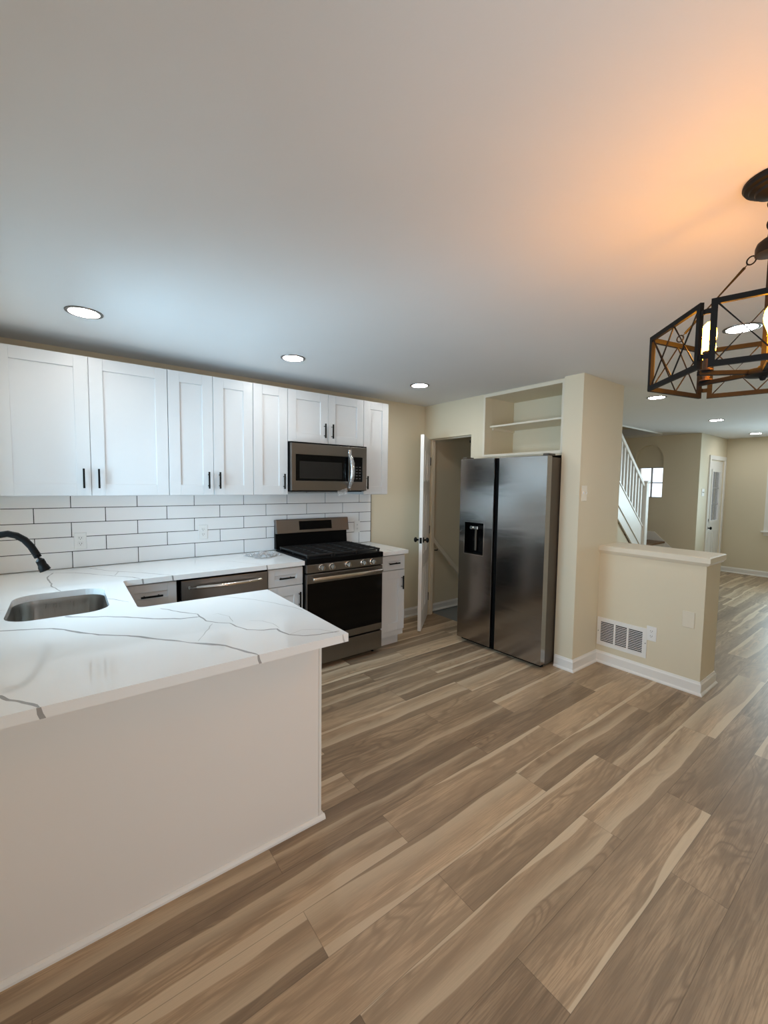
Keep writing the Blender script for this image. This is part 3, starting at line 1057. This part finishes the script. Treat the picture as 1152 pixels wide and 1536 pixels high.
for gx0, gx1 in ((.020, .258), (.262, .498), (.502, .740)):
    g_ = B()
    gz = .950
    ya, yb = -.640, -.100
    for x_ in (gx0 + .006, gx1 - .006):
        bar(g_, (x_, ya, gz), (x_, yb, gz), .011, .014, (0, 0, 1), .002)
    for y_ in (ya + .006, yb - .006):
        bar(g_, (gx0, y_, gz), (gx1, y_, gz), .011, .014, (0, 0, 1), .002)
    for i in range(1, 7):
        y_ = ya + (yb - ya) * i / 7
        bar(g_, (gx0, y_, gz + .003), (gx1, y_, gz + .003), .009, .013, (0, 0, 1), .002)
    xm = (gx0 + gx1) / 2
    bar(g_, (xm, ya, gz + .001), (xm, yb, gz + .001), .009, .012, (0, 0, 1), .002)
    for x_ in (gx0 + .010, gx1 - .010):
        for y_ in (ya + .012, yb - .012, (ya + yb) / 2):
            box(g_, x_ - .007, x_ + .007, y_ - .007, y_ + .007, .9265, .944)
    obj('grate', g_, M['iron'], rg)
bgm = B()
slab(bgm, [(-.060, .9265), (-.014, .9265), (-.014, 1.185), (-.040, 1.185)], [], RX0 + .004, RX1 - .004, 'x')
bgo = obj('backguard', bgm, M['black_enamel'], rg)
cs = B()
slab(cs, [(-.090, 1.070), (-.040, 1.066), (-.013, 1.19), (-.058, 1.196), (-.068, 1.192)], [], RX0, RX1, 'x')
co = obj('console', cs, M['steel'], rg, bevel=.003)
# black display set in the sloping steel console
ds = B()
f0, f1 = Vector((0, -.090, 1.070)), Vector((0, -.068, 1.192))
up_ = (f1 - f0)
nrm = Vector((0, -up_.z, up_.y)).normalized()
pts = []
for xx_, t in ((.222, .20), (.565, .20), (.565, .86), (.222, .86)):
    pts.append(Vector((xx_, 0, 0)) + f0 + up_ * t)
va = [ds.verts.new(p + nrm * .0012) for p in pts]
vb = [ds.verts.new(p - nrm * .002) for p in pts]
ds.faces.new(va)
ds.faces.new(list(reversed(vb)))
for k in range(4):
    ds.faces.new((va[k], va[(k + 1) % 4], vb[(k + 1) % 4], vb[k]))
obj('display', ds, M['display'], co)
for fx in (RX0 + .05, RX1 - .05):
    for fy in (-.58, -.10):
        obj('foot', tube(B(), [(fx, fy, 0.0), (fx, fy, .036)], .014, 12), M['black'], rg)

# ------------------------------------------------------------------ microwave
mw = thing('microwave', 'stainless steel over-the-range microwave with film-wrapped handle', 'microwave', (.38, -.2, 1.46))
MX0, MX1, MZ0, MZ1, MY = .003, .757, 1.464, 1.8725, -.392
obj('case', bx(MX0, MX1, MY + .030, -.012, MZ0 - .004, MZ1), M['black_enamel'], mw)
db = slab(B(), rect(MX0, .575, MZ0, MZ1 - .012), [rect(.042, .560, 1.548, 1.768)], MY, MY + .029, 'y')
md = obj('door', db, M['steel'], mw, bevel=.003)
obj('window_frame', bx(.042, .560, MY + .004, MY + .024, 1.548, 1.768), M['black_glass'], md)
obj('window', bx(.078, .492, MY + .0025, MY + .0045, 1.566, 1.712), M['grey_glass'], md)
fb = slab(B(), rect(.577, MX1, MZ0, MZ1 - .012), [rect(.592, .712, 1.545, 1.768)], MY, MY + .029, 'y')
fc_ = obj('control_frame', fb, M['steel'], mw, bevel=.003)
obj('keypad', bx(.592, .712, MY + .003, MY + .024, 1.545, 1.768), M['black_glass'], fc_)
for r in range(5):
    for c in range(3):
        obj('key', bx(.606 + .034 * c, .626 + .034 * c, MY + .0024, MY + .0034, 1.572 + .026 * r, 1.578 + .026 * r), M['mark'], fc_)
obj('display', bx(.612, .694, MY + .0022, MY + .0034, 1.722, 1.752), M['display'], fc_)
obj('top_grille', bx(MX0, MX1, MY + .004, MY + .030, MZ1 - .0115, MZ1 - .001), M['gap'], mw)
bl = B()
box(bl, MX0 + .02, MX1 - .02, MY + .05, -.03, MZ0 - .012, MZ0 - .0045)
obj('bottom_vent', bl, M['iron'], mw)
hp = [(.566, MY, 1.775), (.566, MY - .025, 1.765), (.566, MY - .040, 1.735), (.567, MY - .046, 1.69), (.567, MY - .047, 1.64), (.566, MY - .044, 1.585), (.564, MY - .034, 1.545), (.562, MY, 1.530)]
ho = obj('handle', tube(B(), hp, [.010, .0125, .0135, .014, .014, .0135, .0125, .010], 14), M['steel_bright'], md, smooth=True)
wf = B()
import math as _m
prev = None
ringsf = []
for i in range(27):
    t = i / 26
    z = 1.832 - t * .345
    yv = MY - .012 - .048 * math.sin(PI * min(1, max(0, (z - 1.51) / .27))) ** .6 if 1.51 < z < 1.78 else MY - .010
    rr_ = (.020 + .004 * mnoise.noise(Vector((0, 0, z * 40))))
    if z > 1.785 or z < 1.52:
        rr_ *= .75
    ringsf.append([wf.verts.new((.566 + (rr_ + .003 * mnoise.noise(Vector((k * 1.7, z * 60, 3)))) * math.cos(2 * PI * k / 14), yv + (.75 * rr_ if yv < MY - .02 else .008) * math.sin(2 * PI * k / 14), z)) for k in range(14)])
for a, b in zip(ringsf, ringsf[1:]):
    for k in range(14):
        wf.faces.new((a[k], a[(k + 1) % 14], b[(k + 1) % 14], b[k]))
obj('handle_film', wf, M['film'], ho, smooth=True)


def crumple(bm, c, sx, sy, nx, ny, amp, rot=0.0, seed=0.0, axis='z'):
    vs = []
    for j in range(ny + 1):
        for i in range(nx + 1):
            u, v = (i / nx - .5) * sx, (j / ny - .5) * sy
            h = mnoise.noise(Vector((u * 22 + seed, v * 22, seed))) + .6 * mnoise.noise(Vector((u * 55, v * 55 + seed, 5)))
            h = abs(h) * amp
            e = mnoise.noise(Vector((u * 9 + seed, v * 9, 9)))
            u, v = u * (1 + .25 * e), v * (1 - .25 * e)
            x, y = u * math.cos(rot) - v * math.sin(rot), u * math.sin(rot) + v * math.cos(rot)
            vs.append(bm.verts.new(Vector(c) + (Vector((x, y, h)) if axis == 'z' else Vector((x, -h, y)))))
    for j in range(ny):
        for i in range(nx):
            a = j * (nx + 1) + i
            bm.faces.new((vs[a], vs[a + 1], vs[a + nx + 2], vs[a + nx + 1]))
    return bm


hf = B()
crumple(hf, (.50, MY - .004, MZ0 - .012), .10, .05, 12, 6, .006, .2, 2.0, 'y')
obj('loose_film', hf, M['film'], mw, smooth=True)
pf = crumple(B(), (-.185, -.245, CT + .0012), .22, .24, 26, 26, .038, .3, 4.0)
tag(obj('plastic_bag', pf, M['film'], smooth=True), 'crumpled clear plastic bag lying on the counter beside the range', 'bag')

# ------------------------------------------------------------------ refrigerator
FRW = .893
frc = Vector((1.5725, -1.2825, 0))
ang = math.atan2(.040, .893)      # it stands a touch skewed in its alcove
fr = thing('refrigerator', 'dark stainless side-by-side refrigerator with a water dispenser in its narrow door', 'refrigerator', frc, -PI / 2 + math.atan2(.040, .893))
# local frame: x runs along the front (0 = centre), y positive = into the alcove, front face at y = 0
hw = FRW / 2
FZ = 1.775
obj('cabinet', bx(-hw + .004, hw - .004, .075, .640, .030, FZ - .012), M['fridge_side'], fr, local=True)
gx0, gx1 = -hw + .385, -hw + .437        # dark handle channel between the doors
obj('channel', bx(gx0 - .01, gx1 + .01, .030, .0745, .045, FZ - .004), M['gap'], fr, local=True)


def door_panel(x0, x1, hole=None):
    bm = B()
    if hole:
        slab(bm, rect(x0, x1, .042, FZ), [rect(*hole)], 0, .070, 'y')
    else:
        slab(bm, rect(x0, x1, .042, FZ), [], 0, .070, 'y')
    return bm


dh = (-hw + .068, -hw + .288, .878, 1.178)
fl = obj('freezer_door', door_panel(-hw, gx0, dh), M['fridge'], fr, local=True, bevel=.004)
frd = obj('door', door_panel(gx1, hw), M['fridge'], fr, local=True, bevel=.004)
obj('edge_strip', bx(gx0 - .006, gx0 + .0005, .0015, .060, .045, FZ - .003), M['steel'], fl, local=True)
obj('edge_strip', bx(gx1 - .0005, gx1 + .006, .0015, .060, .045, FZ - .003), M['steel'], frd, local=True)
db_ = B()
box(db_, dh[0], dh[1], .060, .068, dh[2], dh[3])
box(db_, dh[0], dh[0] + .004, .002, .060, dh[2], dh[3])
box(db_, dh[1] - .004, dh[1], .002, .060, dh[2], dh[3])
box(db_, dh[0], dh[1], .002, .060, dh[3] - .004, dh[3])
box(db_, dh[0], dh[1], .002, .060, dh[2], dh[2] + .012)
dp = obj('dispenser', db_, M['black_glass'], fl, local=True)
obj('trim_ring', slab(B(), rect(dh[0] - .005, dh[1] + .005, dh[2] - .005, dh[3] + .003), [rect(dh[0], dh[1], dh[2], dh[3])], -.002, .003, 'y'), M['steel_bright'], fl, local=True)
xm = (dh[0] + dh[1]) / 2
nz = B()
box(nz, xm - .045, xm + .03, .012, .058, dh[3] - .065, dh[3] - .035, bev=.003)
lathe(nz, [(.016, -.002), (.016, -.012), (.0, -.012)], (xm - .036, .014, dh[3] - .05), 'y', 16)
obj('nozzle', nz, M['steel_bright'], fl, local=True)
obj('paddle', bx(xm - .022, xm - .002, .040, .052, dh[2] + .03, dh[3] - .066, bev=.002), M['fridge_side'], fl, local=True)
for sx_ in (-1, 1):
    hb = B()
    box(hb, sx_ * (hw - .03) - .026, sx_ * (hw - .03) + .026, .020, .13, FZ + .0005, FZ + .018, bev=.004)
    obj('hinge_cover', hb, M['fridge_side'], fr, local=True)
obj('base_grille', bx(-hw + .02, hw - .02, .050, .074, .012, .041), M['gap'], fr, local=True)
for sx_ in (-1, 1):
    for yy_ in (.10, .56):
        obj('foot', tube(B(), [(sx_ * (hw - .05), yy_, 0), (sx_ * (hw - .05), yy_, .030)], .020, 14), M['black'], fr, local=True)

# ------------------------------------------------------------------ outlets, switches, register
def plate(name, label, cat, c, n, w=.072, h=.116, kind='outlet', gangs=1, grp=None, mat=None):
    """c: centre on the wall face; n: outward wall normal"""
    n = Vector(n)
    s = Vector((0, 0, 1)).cross(n).normalized()
    t = thing(name, label, cat, c, 0, grp)
    def lb(u0, u1, d0, d1, z0, z1, bev=0.0):
        bm = bx(u0, u1, -d1, -d0, z0, z1, bev=bev)
        # local: u -> s, -y -> n
        mm = Matrix(((s.x, -n.x, 0, 0), (s.y, -n.y, 0, 0), (0, 0, 1, 0), (0, 0, 0, 1)))
        bmesh.ops.transform(bm, matrix=mm, verts=bm.verts)
        return bm
    pl = obj('cover_plate', lb(-w / 2, w / 2, .0005, .0055, -h / 2, h / 2, .002), mat or M['plastic'], t, local=True)
    if kind == 'outlet':
        for z in (.020, -.020):
            rc = obj('receptacle', lb(-.0165, .0165, .0055, .0072, z - .014, z + .014, .001), M['plastic'], t, local=True)
            sl = B()
            for u0, u1, z0, z1 in ((-.0075, -.0055, z - .002, z + .008), (.0052, .0078, z - .002, z + .007), (-.002, .002, z - .010, z - .006)):
                b_ = lb(u0, u1, .0072, .0076, z0, z1)
                me_ = bpy.data.meshes.new('tmp'); b_.to_mesh(me_); b_.free(); sl.from_mesh(me_); bpy.data.meshes.remove(me_)
            obj('slot', sl, M['slot'], rc, local=True)
    elif kind == 'switch':
        for g in range(gangs):
            u = (g - (gangs - 1) / 2) * .046
            obj('toggle', lb(u - .005, u + .005, .0055, .016, -.004, .014, .001), M['plastic'], t, local=True)
    return t


og = 'duplex outlets on the tiled backsplash'
plate('outlet', 'white duplex outlet on the tiles above the sink corner', 'outlet', (-1.419, -.0107, 1.102), (0, -1, 0), grp=og)
plate('outlet', 'white duplex outlet on the tiles above the dishwasher', 'outlet', (-.604, -.0107, 1.118), (0, -1, 0), grp=og)
plate('outlet', 'white outlet on the tiles just beside the range backguard', 'outlet', (.905, -.0107, 1.085), (0, -1, 0), grp=og)
plate('outlet', 'white duplex outlet low on the half wall beside the metal register', 'outlet', (2.1938, -2.320, .366), (-1, 0, 0))
plate('blank_plate', 'blank square white cover plate on the half wall', 'wall plate', (2.1938, -2.560, .545), (-1, 0, 0), w=.078, h=.122, kind='blank', mat=M['cream_trim'])
plate('light_switch', 'cream double light switch on the pier beside the refrigerator', 'light switch', (1.868, -1.8892, 1.472), (0, -1, 0), w=.090, h=.125, kind='switch', gangs=2, mat=M['cream_trim'])
plate('light_switch', 'white light switch on the wall beside the front door', 'light switch', (6.98, YD - .0002, 1.455), (0, -1, 0), w=.13, h=.125, kind='switch', gangs=2)

rv = thing('air_register', 'white metal return-air register low on the half wall', 'vent', (2.194, -2.092, .275))
ya, yb, za, zb_ = -2.290, -1.897, .155, .397
hl = [(-2.262, -2.150), (-2.142, -2.048), (-2.040, -1.925)]
hl = [(-2.258, -2.152), (-2.139, -2.048), (-2.035, -1.925)]
obj('face_frame', slab(B(), rect(ya, yb, za, zb_), [rect(a, b, za + .030, zb_ - .030) for a, b in hl], 2.194 - .009, 2.194 - .0008, 'x'), M['trim'], rv)
obj('backing', bx(2.194 - .0022, 2.194 - .0009, ya + .02, yb - .02, za + .02, zb_ - .02), M['gap'], rv)
for a, b in hl:
    lv = B()
    n_ = 13
    for i in range(n_):
        z = za + .034 + (zb_ - za - .068) * i / (n_ - 1)
        vs = [lv.verts.new(p) for p in ((2.1858, a, z - .0022), (2.1858, b, z - .0022), (2.1912, b, z + .0012), (2.1912, a, z + .0012))]
        lv.faces.new(vs)
        vs2 = [lv.verts.new(p) for p in ((2.1858, a, z - .0008), (2.1858, b, z - .0008), (2.1912, b, z + .0026), (2.1912, a, z + .0026))]
        lv.faces.new(list(reversed(vs2)))
        for k in range(4):
            lv.faces.new((vs[k], vs[(k + 1) % 4], vs2[(k + 1) % 4], vs2[k]))
    obj('louver', lv, M['trim'], rv)
for y_ in (ya + .010, yb - .010):
    obj('screw', lathe(B(), [(.004, 0), (.003, -.0018), (.0, -.002)], (2.185, y_, (za + zb_) / 2), 'x', 12), M['slot'], rv)

# ------------------------------------------------------------------ basement handrail
hr = thing('handrail', 'grey painted wooden handrail sloping down behind the open basement door', 'handrail', (2.3, -.05, .5))
hb = B()
bar(hb, (1.93, -.055, .905), (3.00, -.055, -.165 + .03), .040, .055, (0, 0, 1), .008)
obj('rail', hb, M['cream_trim'], hr)
for t in (.10, .55):
    x_, z_ = 1.93 + 1.07 * t, .905 - 1.04 * t
    obj('bracket', tube(B(), [(x_, -.052, z_ - .03), (x_, -.045, z_ - .055), (x_, -.0005, z_ - .06)], .006, 8), M['black'], hr)

# ------------------------------------------------------------------ staircase in the living room
st = thing('staircase', 'white-railed staircase climbing from a low landing beyond the half wall', 'staircase', (5.8, -.6, 0))
LZ = .60
def zl(x):            # nosing line of the flight climbing toward -x
    return LZ + (5.78 - x) * .815
sg = B()
xa, xb = 3.40, 5.765
def zt_(x): return .998 + (5.624 - x) * .800      # top of the closed stringer
slab(sg, [(xb, zt_(xb)), (xa, zt_(xa)), (xa, zt_(xa) - .315), (xb, zt_(xb) - .315)], [], -.838, -.800, 'y')
obj('stringer', sg, M['trim'], st)
sg = B()
slab(sg, [(xb, zt_(xb) - .318), (xa, zt_(xa) - .318), (xa, zt_(xa) - .49), (xb, zt_(xb) - .49)], [], -.826, -.802, 'y')
obj('skirt_board', sg, M['trim'], st)
sg = B()
bar(sg, (xa, -.819, zt_(xa) + .012), (xb, -.819, zt_(xb) + .012), .055, .022, (0, 0, 1), .003)
obj('shoe_rail', sg, M['trim'], st)
for k in range(8):
    x1_ = 5.78 - .235 * k
    z1_ = LZ + .1915 * (k + 1)
    obj('tread', bx(x1_ - .26, x1_ + .02, -.7995, -.003, z1_ - .028, z1_, bev=.006), M['oak'], st)
    obj('riser', bx(x1_ - .018, x1_, -.7995, -.003, z1_ - .1915 + .0005, z1_ - .0285), M['trim'], st)
obj('landing', bx(5.765, XW - .002, -.815, -.003, LZ - .032, LZ, bev=.006), M['oak'], st)
obj('landing_face', bx(5.765, XW - .002, -.7995, -.781, .0, LZ - .0325), M['trim'], st)
for k in (1, 2):
    yq = -.80 - .25 * k
    zq = LZ - .2 * k
    obj('tread', bx(5.82, XW - .016, yq - .02, yq + .25 - .0005, zq - .03, zq, bev=.006), M['oak'], st)
    obj('riser', bx(5.83, XW - .016, yq, yq + .018, 0, zq - .0305), M['trim'], st)
sk_ = B()
slab(sk_, [(-.003, .60), (-.003, .755), (-.64, .755), (-1.245, .20), (-1.245, 0.0), (-1.10, 0.0), (-.80, .30)], [], XW - .014, XW - .0005, 'x')
obj('wall_skirt', sk_, M['trim'], st)
nb = B()
NX, NY = 5.800, -.822
box(nb, NX - .048, NX + .048, NY - .048, NY + .048, 0, 1.600, bev=.004)
npo = obj('newel_post', nb, M['trim'], st)
cb = B()
box(cb, NX - .062, NX + .062, NY - .062, NY + .062, 1.6005, 1.632, bev=.008, seg=2)
obj('newel_cap', cb, M['trim'], npo)
hb = B()
bar(hb, (5.752, -.819, 1.560 - .01), (3.80, -.819, 1.55 + (5.752 - 3.80) * .825), .055, .060, (0, 0, 1), .010)
obj('handrail', hb, M['trim'], st)
for k in range(15):
    x_ = 5.660 - .104 * k
    if x_ < 4.2:
        break
    obj('baluster', bx(x_ - .016, x_ + .016, -.835, -.803, zt_(x_) + .010, 1.55 + (5.752 - x_) * .825 - .030), M['trim'], st)

# ------------------------------------------------------------------ recessed ceiling lights
def can(x, y, label):
    t = thing('ceiling_light', label, 'ceiling light', (x, y, H), 0, 'recessed ceiling lights')
    obj('trim_ring', lathe(B(), [(.0705, -.0008), (.0705, -.005), (.078, -.0065), (.086, -.004), (.087, -.0008)], (0, 0, 0), 'z', 40), M['steel'], t, smooth=True, local=True)
    obj('lens', lathe(B(), [(.0, -.0012), (.070, -.0012), (.070, -.0038), (.0, -.0040)], (0, 0, 0), 'z', 40), M['can'], t, local=True)
    return t


for x, y, lab in (
    (-1.384, -.816, 'round recessed ceiling light in front of the widest wall cabinet'),
    (-.158, -.772, 'round recessed ceiling light in front of the cabinet beside the microwave'),
    (1.094, -.737, 'round recessed ceiling light before the basement door corner'),
    (1.560, -2.912, 'round recessed ceiling light seen through the chandelier frame'),
    (3.233, -1.877, 'round recessed ceiling light just past the pier, under the chandelier frame'),
    (5.364, -1.808, 'round recessed ceiling light in front of the stair wall'),
    (7.446, -1.784, 'round recessed ceiling light near the front door'),
):
    can(x, y, lab)

# ------------------------------------------------------------------ chandelier
CXY = Vector((.184, -3.296))
ch = thing('chandelier', 'dark bronze hexagonal chandelier with crossed-bar panels hanging from the ceiling', 'chandelier', (CXY.x, CXY.y, H))
def cz_(p, z):
    return Vector((p[0], p[1], z))
obj('canopy', lathe(B(), [(.0, -.0005), (.076, -.0005), (.077, -.008), (.072, -.016), (.062, -.019), (.060, -.025), (.048, -.029), (.045, -.036), (.030, -.040), (.014, -.046), (.012, -.052), (.0, -.052)], (CXY.x, CXY.y, H), 'z', 40), M['bronze'], ch, smooth=True)
obj('canopy_loop', torus(B(), (CXY.x, CXY.y, H - .066), (1, .3, 0), .014, .0035), M['bronze'], ch, smooth=True)
for i, (z, d) in enumerate(((H - .094, (0, 1, 0)), (H - .124, (1, .3, 0)))):
    obj('chain_link', torus(B(), (CXY.x, CXY.y, z), d, .013, .003, sq=1.35), M['bronze'], ch, smooth=True)
obj('hub', lathe(B(), [(.0, .032), (.010, .030), (.012, .012), (.022, .006), (.034, -.004), (.038, -.016), (.038, -.036), (.012, -.038), (.0, -.038)], (CXY.x, CXY.y, 2.252), 'z', 32), M['bronze'], ch, smooth=True)
obj('stem', tube(B(), [(CXY.x, CXY.y, 2.215), (CXY.x, CXY.y, 1.862)], .0075, 14), M['bronze'], ch, smooth=True)
obj('bottom_plate', lathe(B(), [(.0, .022), (.012, .020), (.016, .012), (.044, .008), (.046, 0), (.044, -.008), (.010, -.012), (.006, -.022), (.0, -.024)], (CXY.x, CXY.y, 1.872), 'z', 32), M['bronze_black'], ch, smooth=True)
RH, Z0, Z1 = .291, 1.852, 2.030
A0 = math.radians(105.7)
vert = [CXY + RH * Vector((math.cos(A0 + k * PI / 3), math.sin(A0 + k * PI / 3))) for k in range(6)]
gapv = {1, 3, 5}
for k in range(6):
    a, b = vert[k].copy(), vert[(k + 1) % 6].copy()
    e = (b - a).normalized()
    a += e * (.013 if k in gapv else .003)
    b -= e * (.013 if (k + 1) % 6 in gapv else .003)
    ln = (b - a).length
    w_ = .015
    fb = B()
    mid_ = (a + b) / 2 - CXY
    nrm = Vector((mid_.x, mid_.y, 0)).normalized()
    bar(fb, cz_(a, Z1 - w_ / 2), cz_(b, Z1 - w_ / 2), .010, w_, (0, 0, 1))
    bar(fb, cz_(a, Z0 + w_ / 2), cz_(b, Z0 + w_ / 2), .010, w_, (0, 0, 1))
    for p in (a + e * w_ / 2, b - e * w_ / 2):
        bar(fb, cz_(p, Z0 + w_), cz_(p, Z1 - w_), .010, w_, (e.x, e.y, 0))
    pn = obj('frame_panel', fb, M['bronze_black'], ch)
    xb = B()
    i0, i1, im = a + e * w_, b - e * w_, (a + b) / 2
    za_, zb2 = Z0 + w_ - .002, Z1 - w_ + .002
    for p, q_ in ((i0, im), (im, i1)):
        tube(xb, [cz_(p, za_), cz_(q_, zb2)], .0024, 8)
        tube(xb, [cz_(p, zb2), cz_(q_, za_)], .0024, 8)
    obj('cross_bar', xb, M['bronze'], pn)
    if k in (5, 1, 3):       # hanging rod from the hub to the middle of every other panel
        top = CXY + nrm.xy * .040
        m3 = cz_(im - nrm.xy * .0, Z1 + .010)
        rb_ = B()
        p0, p1 = cz_(top, 2.226), m3
        d_ = (p1 - p0)
        torus(rb_, p0 + d_.normalized() * .012, nrm.cross(Vector((0, 0, 1))), .012, .0022)
        tube(rb_, [p0 + d_.normalized() * .022, p0 + d_ * .12], .0022, 8)
        tube(rb_, [p0 + d_ * .12, p0 + d_ * .90], .0042, 10)
        tube(rb_, [p0 + d_ * .90, p1 - d_.normalized() * .018], .0022, 8)
        torus(rb_, p1 - d_.normalized() * .008, nrm.cross(Vector((0, 0, 1))), .011, .0022)
        obj('hanging_rod', rb_, M['bronze'], ch, smooth=True)
    # arm and candle light towards the middle of each panel
    if k == 4:
        continue
    dirn = nrm.xy
    ab = B()
    bar(ab, cz_(CXY + dirn * .040, 1.874), cz_(CXY + dirn * .178, 1.874), .013, .013, (0, 0, 1), .001)
    arm = obj('arm', ab, M['bronze_black'], ch)
    cpos = CXY + dirn * .155
    cd = obj('candle_sleeve', lathe(B(), [(.018, .0), (.018, .004), (.0105, .006), (.0105, .052), (.0125, .053), (.0125, .058), (.0, .058)], (cpos.x, cpos.y, 1.8808), 'z', 20), M['copper'], ch, smooth=True)
    obj('bulb', lathe(B(), [(.0, .0), (.010, .002), (.013, .012), (.020, .032), (.0225, .048), (.020, .064), (.012, .078), (.004, .086), (.0, .087)], (cpos.x, cpos.y, 1.9392), 'z', 12), M['bulb'], cd, smooth=True)
for k in gapv:               # straps joining neighbouring panels
    for z in (Z0 + .030, Z1 - .030):
        p = vert[k]
        ea = (vert[(k - 1) % 6] - p).normalized()
        eb = (vert[(k + 1) % 6] - p).normalized()
        sb = B()
        bar(sb, cz_(p + ea * .022, z), cz_(p, z), .006, .013)
        bar(sb, cz_(p, z), cz_(p + eb * .022, z), .006, .013)
        obj('corner_strap', sb, M['bronze_black'], ch)
